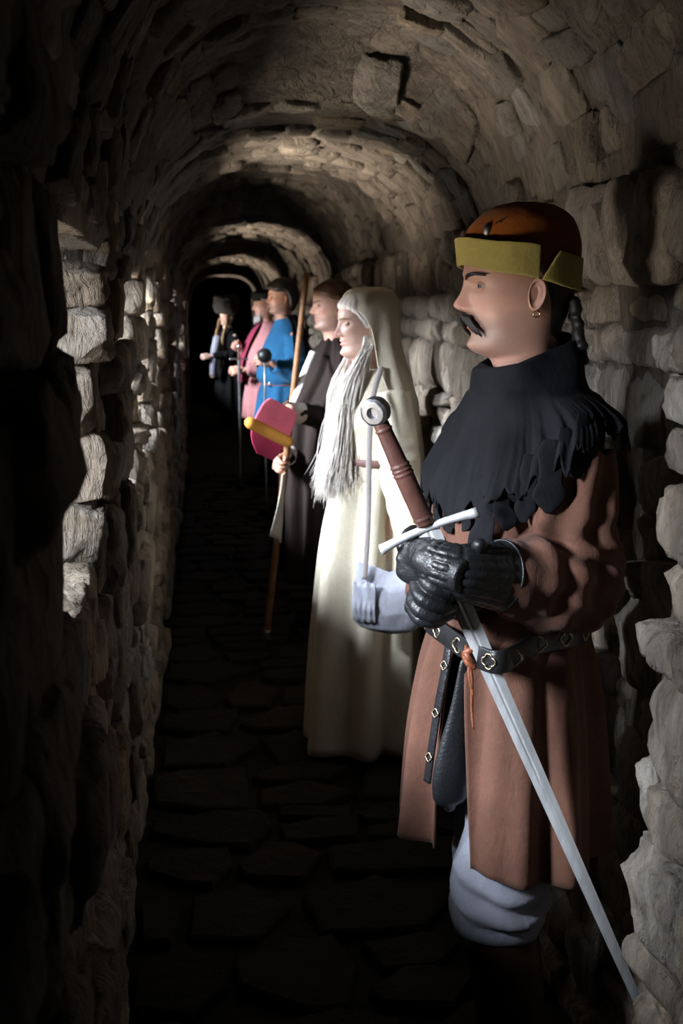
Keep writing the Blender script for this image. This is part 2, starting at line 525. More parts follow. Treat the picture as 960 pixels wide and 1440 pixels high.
# ------------------------------------------------------------------ left wall with its deep window openings
XO = -0.60
def wall_box(x0, x1, y0, y1, z0, z1):
    n = max(2, int(max(x1 - x0, min(y1 - y0, 2.5), z1 - z0) / 0.07))
    v, f = box(((x0 + x1) / 2, (y0 + y1) / 2, (z0 + z1) / 2), (x1 - x0, y1 - y0, z1 - z0), min(n, 26))
    v = v + 0.022 * np.stack([wob(v, 61, 8), wob(v, 62, 8), 0.5 * wob(v, 63, 8)], 1)
    return v, f
near_bulge = lambda y: 0.078 if 0.3 < y < 1.5 else 0.0            # the nearest pier stands proud
parts = []; LL = []; r = random.Random(77)
edges = [Y0]
for (d0, d1, zs, zh, *_) in WINDOWS:
    edges += [d0, d1]
    parts.append(wall_box(XO, XL - 0.05, d0 - 0.03, d1 + 0.03, -0.05, zs - 0.04))
    parts.append(wall_box(XO, XL - 0.05, d0 - 0.03, d1 + 0.03, zh + 0.04, 2.5))
edges.append(Y1)
for i in range(0, len(edges), 2):
    parts.append(wall_box(XO, XL - 0.05 + near_bulge(edges[i + 1]), edges[i], edges[i + 1], -0.05, 2.5))
wall_left = tag(obj('wall_left', join(*parts), M['mortar']), 'dark rubble stone wall along the left side pierced by deep window slits', kind='structure')
for i in range(0, len(edges), 2):                         # faces of the piers
    a, b = edges[i], edges[i + 1]
    if b < 0.6: continue
    for (u, v, l, h) in courses(max(a, 0.55), min(b, 15), 0.0, 1.95, (0.09, 0.19), (0.13, 0.30), 100 + i):
        LL.append((u, rnd_stone((XL - 0.045 + near_bulge(b) + 0.012 * math.sin(u * 5 + v * 3), u, v), (0, 1, 0), (0, 0, 1), (1, 0, 0), l, h, r.uniform(0.07, 0.13), r)))
for k, (d0, d1, zs, zh, *_) in enumerate(WINDOWS):
    if d1 < 1 or d0 > 13: continue
    for (u, v, l, h) in courses(d0, d1, 0.0, zs, (0.09, 0.19), (0.15, 0.30), 200 + k):      # below the sill
        LL.append((u, rnd_stone((XL - 0.045, u, v), (0, 1, 0), (0, 0, 1), (1, 0, 0), l, h, r.uniform(0.07, 0.13), r)))
    if k < 5:
        for (u, v, l, h) in courses(d0, d1, zh, 2.0, (0.09, 0.13), (0.2, 0.30), 220 + k):
            LL.append((u, rnd_stone((XL - 0.045, u, v), (0, 1, 0), (0, 0, 1), (1, 0, 0), l, h, r.uniform(0.07, 0.13), r)))
    v = zs - 0.02; cnt = 0
    while v < zh + 0.02:                                  # far jamb, its stones one above the other
        h = r.uniform(0.07, 0.17); x = XL - 0.008 + r.uniform(-0.022, 0.016); cnt += 1
        while x > -0.52:
            l = r.uniform(0.14, 0.24)
            LL.append((d1 - 1.0, rnd_stone((x - l / 2, d1 + 0.01, v + h / 2), (1, 0, 0), (0, 0, 1), (0, -1, 0), l, h, r.uniform(0.09, 0.15), r)))
            x -= l
            if k > 2: break
        v += h
    for (u, v2, l, h) in courses(d0 + 0.05, d1 - 0.05, XO + 0.1, XL - 0.02, (0.16, 0.26), (0.2, 0.35), 260 + k) if k < 4 else []:
        LL.append((u, rnd_stone((v2, u, zs - 0.05), (0, 1, 0), (1, 0, 0), (0, 0, 1), l, h, 0.10, r)))   # sill slabs
lay(wall_left, LL, 300, M['stone'])

# ------------------------------------------------------------------ the barrel vault with its lower ribs
RIBS = [(1.2, 1.7), (3.75, 5.6), (8.0, 11.0), (13.5, 16.4), (19.2, 22.0), (25, 27)]
XC, HW, ZS = (XL + XR) / 2, (XR - XL) / 2 + 0.015, 1.74
def rise(y):
    k = np.zeros_like(np.asarray(y, float))
    for a, b in RIBS:
        t = np.clip(np.minimum((y - a) / 0.45 + 0.5, (b - y) / 0.18 + 0.5), 0, 1); k = np.maximum(k, t * t * (3 - 2 * t))
    return 0.62 - 0.15 * k
def vault(a, y, out=0.0):
    """a from 0 (left springing) to pi (right springing)"""
    a = np.asarray(a, float); y = np.asarray(y, float)
    c, s = np.cos(a), np.sin(a)
    rs = rise(y)
    return np.stack([XC - (HW + out) * np.sign(c) * np.abs(c) ** 0.85, y, ZS + (rs + out) * np.abs(s) ** 0.85], -1)
def fn_vault(u, v):
    y = Y0 + (Y1 - Y0) * u
    p = vault(v * math.pi, y, 0.0)
    return p, unit_rows(np.stack([XC - p[:, 0], 0 * y, ZS - 0.05 - p[:, 2]], 1))
def unit_rows(a): return a / (np.linalg.norm(a, axis=1)[:, None] + 1e-9)
ceiling = tag(obj('ceiling', rough_sheet(fn_vault, 520, 46, 0.018, 5), M['mortar']), 'barrel vault of rough flat stones with lower arches across the passage', kind='structure')
L = []; r = random.Random(15)
arc = 1.75
for (u, v, l, h) in courses(0.0, arc, 1.9, 16.5, (0.12, 0.24), (0.07, 0.15), 23):
    a = u / arc * math.pi
    p = vault(a, v); q = vault(a + 0.02, v); w = vault(a, v + 0.02)
    ex = unit(q - p); ey = unit(w - p); ez = unit(np.cross(ex, ey))
    if ez @ (np.array([XC, v, ZS]) - p) < 0: ez = -ez; ex = -ex
    L.append((v, rnd_stone(p - ez * 0.012, ex, ey, ez, l, h, r.uniform(0.05, 0.08), r, 0.003, 0.12)))
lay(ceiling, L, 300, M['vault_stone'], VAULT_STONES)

# ------------------------------------------------------------------ floor of worn flagstones
def fn_floor(u, v):
    return np.stack([XL - 0.2 + v * (XR - XL + 0.4), Y0 + (Y1 - Y0) * u, np.full_like(u, -0.03)], 1), np.tile([0, 0, 1.0], (len(u), 1))
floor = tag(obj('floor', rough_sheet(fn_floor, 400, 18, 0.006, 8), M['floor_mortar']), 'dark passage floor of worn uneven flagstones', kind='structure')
r = random.Random(52)
def flag_mesh(seed):
    q = np.random.RandomState(seed); n = q.randint(5, 8)
    t = np.sort((np.arange(n) + q.uniform(-0.28, 0.28, n)) / n * 2 * math.pi)
    o = np.stack([np.cos(t), np.sin(t)], 1); o = o / np.abs(o).max(1)[:, None] * q.uniform(0.86, 1.0, (n, 1))
    o = np.concatenate([[o[i], (o[i] + o[(i + 1) % n]) / 2 * q.uniform(0.95, 1.03)] for i in range(n)])
    n = len(o); zz = q.uniform(-0.15, 0.15, n)
    R = [np.c_[o, np.full(n, -1.0)], np.c_[o * 0.99, zz + 0.55], np.c_[o * 0.94, zz + 0.95], np.c_[o * 0.5, np.full(n, 1.0) + zz * 0.5]]
    return loft(R, True, False, True)
FLAGS = [mesh_of('flagstone', *flag_mesh(i), M['flag'], False) for i in range(10)]
L = []
for (u, v, l, h) in courses(XL, XR, 1.9, 13.0, (0.2, 0.42), (0.22, 0.5), 64):
    a = r.uniform(-0.12, 0.12)
    L.append((v, stone_matrix((u, v, -0.022 + r.uniform(-0.004, 0.004)), (math.cos(a), math.sin(a), 0), (-math.sin(a), math.cos(a), 0), (0, 0, 1), l / 2 * 1.03, h / 2 * 1.03, 0.022)))
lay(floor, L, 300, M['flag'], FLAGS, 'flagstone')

# ------------------------------------------------------------------ ends of the passage
def end_wall(name, y, hole, label):
    p = []
    if hole:
        a, b, z = hole
        p = [wall_box(XL - 0.7, a, y, y + 0.3, -0.1, 2.6), wall_box(b, XR + 0.5, y, y + 0.3, -0.1, 2.6), wall_box(a - 0.02, b + 0.02, y, y + 0.3, z, 2.6)]
        p += [wall_box(a - 0.3, b + 0.3, y + 2, y + 2.2, -0.1, 2.6), wall_box(a - 0.3, a, y + 0.2, y + 2, -0.1, 2.6),
              wall_box(b, b + 0.3, y + 0.2, y + 2, -0.1, 2.6), wall_box(a - 0.3, b + 0.3, y + 0.2, y + 2, z, 2.6), wall_box(a - 0.3, b + 0.3, y, y + 2, -0.2, -0.02)]
    else:
        p = [wall_box(XL - 0.7, XR + 0.5, y, y + 0.3, -0.1, 2.6)]
    return tag(obj(name, join(*p), M['mortar']), label, kind='structure')
end_wall('wall_far', 30.5, (0.0, 0.72, 2.0), 'stone end wall with a black doorway at the far end of the passage')
end_wall('added_near_wall', -2.2, None, 'unseen stone wall added behind the viewer to keep the passage dark')  # added out of view to shut off the continuing passage and keep it dark
# ------------------------------------------------------------------ the human figure
HEAD_ROWS = [  # front x, front z, back x, back z, half width, front taper
    (0.048, -0.115, -0.078, -0.075, 0.066, 1.0), (0.046, -0.070, -0.070, -0.045, 0.058, 1.0), (0.048, -0.036, -0.067, -0.015, 0.055, 1.0),
    (0.056, -0.014, -0.067, 0.005, 0.055, 1.05), (0.074, -0.005, -0.070, 0.020, 0.057, 1.15), (0.089, 0.003, -0.074, 0.036, 0.059, 1.22),
    (0.0945, 0.015, -0.080, 0.052, 0.0605, 1.22), (0.090, 0.033, -0.087, 0.069, 0.0625, 1.15), (0.0925, 0.050, -0.093, 0.086, 0.0655, 1.08),
    (0.0955, 0.071, -0.098, 0.104, 0.0685, 1.0), (0.0965, 0.090, -0.101, 0.121, 0.0705, 0.95), (0.096, 0.110, -0.102, 0.138, 0.072, 0.92),
    (0.099, 0.130, -0.101, 0.154, 0.0735, 0.90), (0.101, 0.150, -0.098, 0.172, 0.0755, 0.90), (0.097, 0.172, -0.090, 0.190, 0.074, 0.92),
    (0.086, 0.195, -0.076, 0.208, 0.068, 0.95), (0.066, 0.214, -0.055, 0.223, 0.055, 1.0), (0.038, 0.228, -0.030, 0.233, 0.036, 1.0),
    (0.012, 0.2345, -0.012, 0.236, 0.014, 1.0)]

def G(x, s): return np.exp(-(x / s) ** 2)

def head_vf(nr=110, nc=120, fem=0.0, nose=1.0):
    rows = cr(HEAD_ROWS, nr)
    t = np.linspace(0, 2 * math.pi, nc, endpoint=False)
    t = t - 0.55 * np.sin(t)                                  # more columns on the face
    c, s = np.cos(t), np.sin(t)
    R = np.zeros((nr, nc, 3))
    for i, (fx, fz, bx, bz, w, k) in enumerate(rows):
        if fem: w *= 1 - 0.05 * fem
        kk = 1 + (k - 1) * np.maximum(0, c) ** 0.5
        u = (1 + c) / 2
        R[i, :, 0] = bx + (fx - bx) * u
        R[i, :, 2] = bz + (fz - bz) * u
        R[i, :, 1] = w * np.sign(s) * np.abs(s) ** kk
    V = R.reshape(-1, 3)
    x, y, z = V[:, 0].copy(), V[:, 1].copy(), V[:, 2].copy()
    front = np.clip((x - 0.02) / 0.05, 0, 1)
    ay = np.abs(y)
    dx = np.zeros(len(V)); dy = np.zeros(len(V))
    prof = np.interp(z, [0.064, 0.071, 0.0745, 0.080, 0.086, 0.092, 0.100, 0.110, 0.120, 0.128, 0.136], [0, 0.002, 0.013, 0.0245, 0.0275, 0.0245, 0.0185, 0.0130, 0.0085, 0.005, 0.0])
    sig = np.interp(z, [0.07, 0.078, 0.086, 0.10, 0.125], [0.015, 0.0145, 0.0105, 0.0085, 0.0085])
    dx += nose * prof * G(y, sig) * front
    dx += 0.007 * G(ay - 0.0145, 0.006) * G(z - 0.0785, 0.006) * front       # nostril wings
    dx -= 0.010 * G(ay - 0.007, 0.004) * G(z - 0.0735, 0.0025) * front       # nostrils
    dx += (0.0055 - 0.003 * fem) * G(ay - 0.026, 0.022) * G(z - 0.136, 0.0075) * front   # brow
    dx -= 0.0100 * G(ay - 0.030, 0.015) * G(z - 0.1185, 0.0095) * front      # eye sockets
    dx -= 0.004 * G(ay - 0.012, 0.007) * G(z - 0.119, 0.010) * front
    dx += 0.0065 * G(y, 0.020) * G(z - 0.0575, 0.0048) * front               # upper lip
    dx += 0.0075 * G(y, 0.017) * G(z - 0.0445, 0.0052) * front               # lower lip
    dx -= 0.0045 * G(y, 0.024) * G(z - 0.0510, 0.0018) * front               # mouth line
    dx -= 0.0025 * G(y, 0.006) * G(z - 0.066, 0.005) * front                 # philtrum
    dx += 0.0045 * G(y, 0.018) * G(z - 0.014, 0.011) * front                 # chin
    dx += 0.004 * G(ay - 0.042, 0.014) * G(z - 0.098, 0.014) * front         # cheekbone
    dy += np.sign(y) * 0.003 * G(ay - 0.062, 0.02) * G(z - 0.100, 0.014) * front
    dx -= 0.0035 * G(ay - 0.038, 0.013) * G(z - 0.066, 0.016) * front        # hollow cheek
    V[:, 0] += dx; V[:, 1] += dy
    # tint: red = beard shadow, green = lips and flush
    st = np.clip((0.078 - z) / 0.012, 0, 1) * np.clip((x + 0.02) / 0.06, 0, 1) * np.clip((z + 0.02) / 0.02, 0, 1)
    st *= np.clip(1 - G(ay - 0.045, 0.016) * G(z - 0.070, 0.014) * 1.2, 0, 1)
    lip = G(y, 0.019) ** 0.5 * (G(z - 0.0575, 0.0050) + G(z - 0.0445, 0.0055)) * front
    flush = 0.45 * G(y, 0.017) * G(z - 0.083, 0.012) * front + 0.25 * G(ay - 0.045, 0.018) * G(z - 0.09, 0.02) * front
    T = np.stack([st * 0.6 * (1 - fem), np.clip(lip * 0.8 + flush, 0, 1), 0 * st, 1 + 0 * st], 1)
    Vc, F = loft(V.reshape(nr, nc, 3), True, True, True)
    T = np.vstack([T, [[0, 0, 0, 1]] * (len(Vc) - len(T))])
    return Vc, F, T

def ear_vf(side, n=22):
    """shell with rim, concha and lobe"""
    t = np.linspace(0, 2 * math.pi, 26, endpoint=False)
    rowsv = []
    for k, (s, o) in enumerate([(1.0, -0.006), (1.06, 0.002), (1.0, 0.0075), (0.86, 0.006), (0.72, 0.0015), (0.58, 0.003), (0.42, -0.001), (0.2, -0.005)]):
        ex = 0.0138 * np.cos(t) * s * (1 - 0.22 * np.sin(t) * -1 * -1 * 0 + 0.10 * np.sin(t)); ez = 0.0275 * np.sin(t) * s
        lob = np.clip(-np.sin(t), 0, 1) ** 2
        rowsv.append(np.stack([ex - 0.10 * ez * 0 - 0.0015 - 0.12 * (ez), o + 0.0075 * (-np.cos(t)) * s * 0.9 - 0.002 * lob, ez], 1))
    V, F = loft(np.array(rowsv), True, False, True)
    V[:, 1] += 0.0035
    out = V.copy(); out[:, 1] *= side
    out += np.array([-0.008, side * 0.0675, 0.100])
    if side < 0: F = [q[::-1] for q in F]
    return out, F

def xf(v, Mx):
    A = np.array(Mx); return np.asarray(v) @ A[:3, :3].T + A[:3, 3]

def tube_fingers(pts, rad, nc=10):
    return tube(pts, rad, 3 * len(pts) + 2, nc, round_end=True)

def hand_vf(side, curl=(0.5, 0.7, 0.5), thumb=(0.5, 0.3), spread=0.06, sc=1.0, rad=1.0, curls=None):
    """wrist at the origin, fingers along +x, palm facing -z; side +1 puts the thumb on +y"""
    parts = []
    pr = np.array([[-0.03, 0, 0, 0.024, 0.017], [0.0, 0, 0, 0.028, 0.017], [0.03, -0.001 * side, 0.001, 0.038, 0.0165], [0.065, -0.002 * side, 0.002, 0.041, 0.0150], [0.092, -0.002 * side, 0.001, 0.039, 0.0125], [0.100, -0.002 * side, 0, 0.034, 0.008]])
    R = []
    for x, cy, cz, a, b in cr(pr, 12):
        t = np.linspace(0, 2 * math.pi, 18, endpoint=False)
        R.append(np.stack([np.full(18, x), cy + a * np.cos(t), cz + b * np.sin(t)], 1))
    parts.append(loft(np.array(R), True, True, True))
    base = [(0.092, 0.029), (0.097, 0.0095), (0.093, -0.0105), (0.084, -0.029)]
    ln = [(0.042, 0.026, 0.021), (0.046, 0.030, 0.022), (0.043, 0.028, 0.022), (0.034, 0.021, 0.019)]
    for k in range(4):
        cu = curls[k] if curls else curl
        bx, by = base[k]; by *= side
        p = np.array([bx - 0.015, by * 0.9, 0.0]); a = 0.0
        pts = [p.copy(), np.array([bx, by, 0.002])]; q = pts[-1].copy()
        yaw = spread * (1.5 - k) * side
        for j in range(3):
            a += cu[j]
            d = np.array([math.cos(a) * math.cos(yaw), math.cos(a) * math.sin(yaw), -math.sin(a)])
            q = q + d * ln[k][j]; pts.append(q.copy())
        rr = np.array([0.0105, 0.0105, 0.0092, 0.0085, 0.0072]) * rad * (0.9 if k == 3 else 1)
        parts.append(tube(pts, rr, 18, 10, round_end=True))
    t0 = np.array([0.018, 0.022 * side, -0.006]); a1, a2 = thumb
    d1 = unit([math.cos(a1), math.sin(a1) * side, -0.35]); d2 = unit([math.cos(a1 - a2), math.sin(a1 - a2) * side, -0.45])
    p1 = t0 + d1 * 0.046; p2 = p1 + d2 * 0.034; p3 = p2 + unit(d2 + [0.25, 0, -0.1]) * 0.026
    parts.append(tube([t0, p1, p2, p3], np.array([0.0155, 0.0125, 0.0108, 0.0088]) * rad, 16, 10, round_end=True))
    V, F = join(*parts)
    return V * sc, F

def basis(origin, fx, up):
    """matrix whose x axis is fx and whose z axis is near up"""
    x = unit(fx); z = np.asarray(up, float); z = unit(z - x * (x @ z)); y = np.cross(z, x)
    return np.array([[x[0], y[0], z[0], origin[0]], [x[1], y[1], z[1], origin[1]], [x[2], y[2], z[2], origin[2]], [0, 0, 0, 1]])

def rotm(yaw=0, pitch=0, roll=0):
    return np.array((Matrix.Rotation(yaw, 4, 'Z') @ Matrix.Rotation(pitch, 4, 'Y') @ Matrix.Rotation(roll, 4, 'X')))

class Figure:
    """a person standing at (x, y), turned by yaw; own axes: x forward, y to the figure's left, z up"""
    def __init__(self, label, x, y, yaw, height, head_yaw=0.0, head_pitch=0.0, head_fwd=0.028, group=None):
        self.k = height / 1.77
        self.root = tag(empty('person', (x, y, 0), yaw), label, 'person', group)
        self.Mi = np.array(Matrix.Translation((x, y, 0)) @ Matrix.Rotation(yaw, 4, 'Z'))
        self.inv = np.linalg.inv(self.Mi)
        k = self.k
        hm = np.eye(4); hm[:3, 3] = (head_fwd * k, 0, (1.77 - 0.236) * k)
        pv = np.eye(4); pv[:3, 3] = (-0.01, 0, 0.02); pi = np.linalg.inv(pv)
        sc = np.diag([k ** 0.5] * 3 + [1])
        self.H = hm @ sc @ pv @ rotm(head_yaw, head_pitch) @ pi
    def L(self, p):
        """world point -> the figure's own axes"""
        return (self.inv @ np.append(np.asarray(p, float), 1))[:3]
    def LP(self, px, py, D): return self.L(P(px, py, D))
    def head(self, v): return xf(v, self.H)
    def body(self, skin, arms, fem=0.0, detail=1.0, hands=(), legs=None, nose=1.0, gaze=0.25):
        """one mesh: head, neck, trunk, arms, legs; arms = [(shoulder, elbow, wrist), ...]"""
        k = self.k
        hv, hf, ht = head_vf(int(110 * detail), int(120 * detail) // 2 * 2, fem, nose)
        parts = [(self.head(hv), hf)]
        for s in (1, -1):
            e = ear_vf(s); parts.append((self.head(e[0]), e[1]))
        w = 1 - 0.10 * fem
        tr = [(0, 0, 0.80, 0.07, 0.12), (0, 0, 0.86, 0.105, 0.165), (-0.005, 0, 0.96, 0.11, 0.170), (0, 0, 1.08, 0.100, 0.145 * w), (0.01, 0, 1.20, 0.108, 0.155 * w),
              (0.012, 0, 1.32, 0.118, 0.172 * w), (0.0, 0, 1.40, 0.10, 0.178 * w), (-0.008, 0, 1.455, 0.072, 0.13 * w), (-0.006, 0, 1.49, 0.058, 0.075), (0.0, 0, 1.52, 0.05, 0.055)]
        parts.append(loft(rings([tuple(np.array(q) * k * [1, 1, 1, 0.84, 0.82]) for q in tr], 36, 28), True, True, True))
        for sh, el, wr in arms:
            parts.append(tube([sh, (np.add(sh, el)) / 2, el, (np.add(el, wr)) / 2, wr], np.array([0.036, 0.036, 0.032, 0.031, 0.023]) * k, 26, 14, round_end=True))
        self.legs = legs or [((0.0, 0.09 * k, 0.90 * k), (0.015, 0.095 * k, 0.49 * k), (0.0, 0.10 * k, 0.085 * k)),
                             ((0.0, -0.09 * k, 0.90 * k), (0.015, -0.095 * k, 0.49 * k), (0.0, -0.10 * k, 0.085 * k))]
        for hp, kn, an in self.legs:
            hp, kn, an = map(np.array, (hp, kn, an))
            parts.append(tube([hp, hp * 0.55 + kn * 0.45, kn, kn * 0.6 + an * 0.4 + [-0.012, 0, 0], an], np.array([0.085, 0.072, 0.053, 0.052, 0.036]) * k, 28, 14, round_end=True))
            parts.append(tube([an + [-0.045, 0, -0.03], an + [0.03, 0, -0.03], an + [0.11, 0, -0.055], an + [0.16, 0, -0.062]], np.array([0.034, 0.042, 0.034, 0.022]) * k, 12, 12, round_end=True))
        for h in hands: parts.append(h)
        V, F = join(*parts)
        me = mesh_of('body', V, F, skin)
        ca = me.color_attributes.new('tint', 'FLOAT_COLOR', 'POINT')
        T = np.zeros((len(V), 4)); T[:, 3] = 1; T[:len(ht)] = ht
        if fem: T[:, 0] = 0
        ca.data.foreach_set('color', T.ravel())
        self.body_obj = link('body', me, self.root)
        for s in (1, -1):
            sp = sphere(0.0122, 20, 14); e = obj('eye', sp, M['eye'], self.root)
            mm = np.eye(4); mm[:3, 3] = (0.0738, s * 0.0305, 0.1185)
            e.matrix_local = Matrix((self.H @ mm @ rotm(0.22 * s * 0 + gaze)).tolist())
        if detail >= 0.7: self.eyelids(skin)
        return self
    def eyelids(self, skin):
        for s in (1, -1):
            c = np.array([0.0738, s * 0.0305, 0.1185]); parts = []
            for lo, hi, r in ((0.20, 1.35, 0.0136), (-1.3, -0.36, 0.0133)):
                R = []
                for a in np.linspace(lo, hi, 8):
                    b = np.linspace(-1.3, 1.3, 18); e = a * np.clip(np.cos(b * 1.05), 0.05, 1) ** 0.4
                    R.append(c + r * np.stack([np.cos(e) * np.cos(b), np.cos(e) * np.sin(b), np.sin(e)], 1))
                v, f = loft(np.array(R), False); w, g = loft(np.array(R) - [0.0018, 0, 0], False)
                parts.append((v, f)); parts.append((w, g))
            V, F = join(*parts)
            o = obj('eyelid', (self.head(V), F), skin, self.root)
            ca = o.data.color_attributes.new('tint', 'FLOAT_COLOR', 'POINT')
            T = np.zeros((len(V), 4)); T[:, 1] = 0.3; T[:, 3] = 1; ca.data.foreach_set('color', T.ravel())
    def brows(self, m, th=1.0):
        q = np.random.RandomState(5)
        for s in (1, -1):
            parts = []
            for i in range(90):
                u = q.rand(); y = 0.011 + 0.040 * u
                x0 = 0.1035 - 0.0195 * u ** 2 - 0.001; z0 = 0.1325 + 0.006 * math.sin(u * 2.4) + q.uniform(-0.0028, 0.0028) * (1.2 - u)
                p0 = np.array([x0, s * y, z0]); d = np.array([-0.15 - 0.35 * u, s * 0.9, 0.35 - 0.5 * u]) * 0.010
                parts.append(tube([p0, p0 + d * 0.5 + [0.001, 0, 0.0005], p0 + d], np.array([0.0009, 0.0008, 0.0003]) * th, 4, 4))
            V, F = join(*parts)
            obj('eyebrow', (self.head(V), F), m, self.root)
    def skullcap(self, m, name='hair', thick=0.012, low=0.06, front=0.165, rough=0.004, seed=3, label=None, nape=0.02, freq=40, streak=True, temple=0.0):
        """short hair over the skull: from the hairline in front down to the nape"""
        nr, nc = 40, 64; rows = cr(HEAD_ROWS, 200); R = np.zeros((nr, nc, 3))
        t = np.linspace(0, 2 * math.pi, nc, endpoint=False)
        full = head_vf(200, nc)[0][:200 * nc].reshape(200, nc, 3)
        tt = np.linspace(0, 2 * math.pi, nc, endpoint=False); ang = tt - 0.55 * np.sin(tt)
        for j in range(nc):
            a = abs((ang[j] + math.pi) % (2 * math.pi) - math.pi)         # 0 in front, pi at the back
            zl = np.interp(a, [0, 0.7, 1.05, 1.35, 1.75, 2.2, math.pi], [front, front - 0.004, front - 0.035 + temple * 0.4, low + 0.04 + temple, low + 0.055 + temple * 0.6, nape + 0.03, nape])
            col = full[:, j]; i0 = int(np.argmax(col[:, 2] > zl)); idx = np.linspace(i0, 199, nr)
            for c3 in range(3): R[:, j, c3] = np.interp(idx, np.arange(200), col[:, c3])
        cen = np.array([-0.005, 0, 0.13])
        n = R - cen; n /= np.linalg.norm(n, axis=2)[:, :, None]
        k = np.clip(np.linspace(0, 1, nr) / 0.12, 0.12, 1) ** 0.6
        w = wob((R * [1, 1, 0.35] if streak else R).reshape(-1, 3), seed, freq, 3).reshape(nr, nc)
        R = R + n * (k[:, None] * (thick + rough * w))[:, :, None]
        V, F = loft(R, True, False, True)
        return obj(name, (self.head(V), F), m, self.root, label=label)
    def boots(self, m, top=0.30, name='boot'):
        for hp, kn, an in self.legs:
            kn, an = np.array(kn), np.array(an); k = self.k
            f = (top * k - an[2]) / (kn[2] - an[2]); tp = an + (kn - an) * f
            sh = join(tube([tp, (tp + an) / 2 + [-0.008, 0, 0], an + [0, 0, 0.02], an + [0.005, 0, -0.03]], np.array([0.068, 0.064, 0.053, 0.052]) * k, 14, 18, round_end=False),
                      tube([an + [-0.05, 0, -0.035], an + [0.03, 0, -0.036], an + [0.11, 0, -0.052], an + [0.185, 0, -0.058]], np.array([0.044, 0.050, 0.045, 0.024]) * k, 14, 16, round_end=True))
            V = sh[0]; V[:, 2] = np.maximum(V[:, 2], 0.001)
            link(name, remesh((V, sh[1]), 0.008, 4, lambda c: 0.003 * wob(c, 4, 60), m, name), self.root)
    def hose(self, m, name='hose', r=1.0):
        for hp, kn, an in self.legs:
            hp, kn, an = map(np.array, (hp, kn, an)); k = self.k
            obj(name, tube([hp, hp * 0.55 + kn * 0.45, kn, kn * 0.6 + an * 0.4 + [-0.012, 0, 0], an], np.array([0.096, 0.082, 0.062, 0.060, 0.043]) * k * r, 30, 16,
                           fn=lambda i, th: 1 + 0.03 * np.sin(th * 3 + i * 30)), m, self.root)

def sphere(r, nu=16, nv=10, c=(0, 0, 0), sx=1, sy=1, sz=1):
    t = np.linspace(0.02, math.pi - 0.02, nv)
    R = np.array([ring(0, 0, -math.cos(a), math.sin(a), math.sin(a), nu) for a in t]) * r * np.array([sx, sy, sz]) + np.asarray(c)
    return loft(R, True, True, True)

def garment(f, rows, arms, ar, voxel, m, name='tunic', amp=0.006, seed=1, folds=None, extra=(), wr_amp=1.0, smooth=3):
    """trunk and sleeves of a tunic as one skin; ar = sleeve radii shoulder, mid, elbow, mid, cuff"""
    k = f.k
    rr = rings([tuple(np.array(q) * k) for q in rows], 44, 44, 2.2)
    parts = [loft(rr, True, True, True)]
    for i, (sh, el, wr) in enumerate(arms):
        sh, el, wr = map(np.array, (sh, el, wr))
        rad = np.array(ar[i] if isinstance(ar[0], (tuple, list)) else ar) * k
        def fn(s, th, i=i):
            g = G(s - 0.5, 0.22)
            return 1 + wr_amp * np.interp(s, [0.72, 0.95], [1.0, 0.15]) * ((0.05 + 0.15 * g) * np.sin(s * 46 + 2.2 * np.sin(th + i) + 1.2 * np.sin(s * 17) + i) * (0.5 + 0.5 * np.cos(th - 1.0 + 3 * s)) + 0.06 * np.sin(th * 3 + s * 9) + 0.04 * np.sin(th * 7 - s * 6))
        parts.append(tube([sh, sh * 0.5 + el * 0.5, el, el * 0.5 + wr * 0.5, wr], rad, 60, 22, fn=fn))
    parts += list(extra)
    def disp(c):
        d = amp * wob(c * [1, 1, 0.6], seed, 24, 3)
        if folds is not None: d = d + folds(c)
        return d
    return link(name, remesh(join(*parts), voxel, smooth, disp, m, name), f.root)

def skirt(f, rows, m, name='tunic_skirt', nfold=9, depth=0.02, slit=0.0, slit_at=0.0, seed=1, nl=50, nc=160, thick=0.004, label=None, hem=None, lump=0.004, sp=0.8):
    """hanging cloth: rows (cx, cy, z, a, b) top to hem, folds deepen downward; slit = opening angle at the hem"""
    k = f.k; q = np.random.RandomState(seed)
    rr = cr([tuple(np.array(x) * k) for x in rows], nl)
    base = np.linspace(0, 1, nc, endpoint=bool(slit))
    ph = q.uniform(0, 6.28, 6)
    R = np.zeros((nl, nc, 3))
    for i in range(nl):
        s = i / (nl - 1)
        cx, cy, z, a, b = rr[i]
        g = slit * s ** sp if slit else 0
        th = slit_at + g / 2 + base * (2 * math.pi - g)
        w = np.sin(nfold * th + ph[0] + 0.6 * np.sin(2 * th + ph[1])) + 0.55 * np.sin((nfold * 1.7) * th + ph[2] + 1.1 * s) * (1 if slit else np.sin(th / 2) ** 2) + 0.35 * np.sin(3 * th + ph[3])
        w = np.where(w > 0, w ** 1.0, w * 0.9) if True else w
        amp = depth * k * (0.25 + 0.75 * s)
        c, sn = np.cos(th), np.sin(th)
        R[i, :, 0] = cx + (a + amp * w) * c; R[i, :, 1] = cy + (b + amp * w) * sn
        R[i, :, 2] = z + (hem(th) * s ** 3 if hem else 0)
    V = R.reshape(-1, 3)
    V += 0.5 * lump * np.stack([wob(V * [1, 1, 0.4], seed, 18), wob(V * [1, 1, 0.4], seed + 1, 18), 0 * V[:, 0]], 1)
    me = mesh_of(name, *loft(R, not slit, False, False), m)
    o = link(name, me, f.root, None, label)
    so = o.modifiers.new('thickness', 'SOLIDIFY'); so.thickness = thick; so.offset = 0
    return o

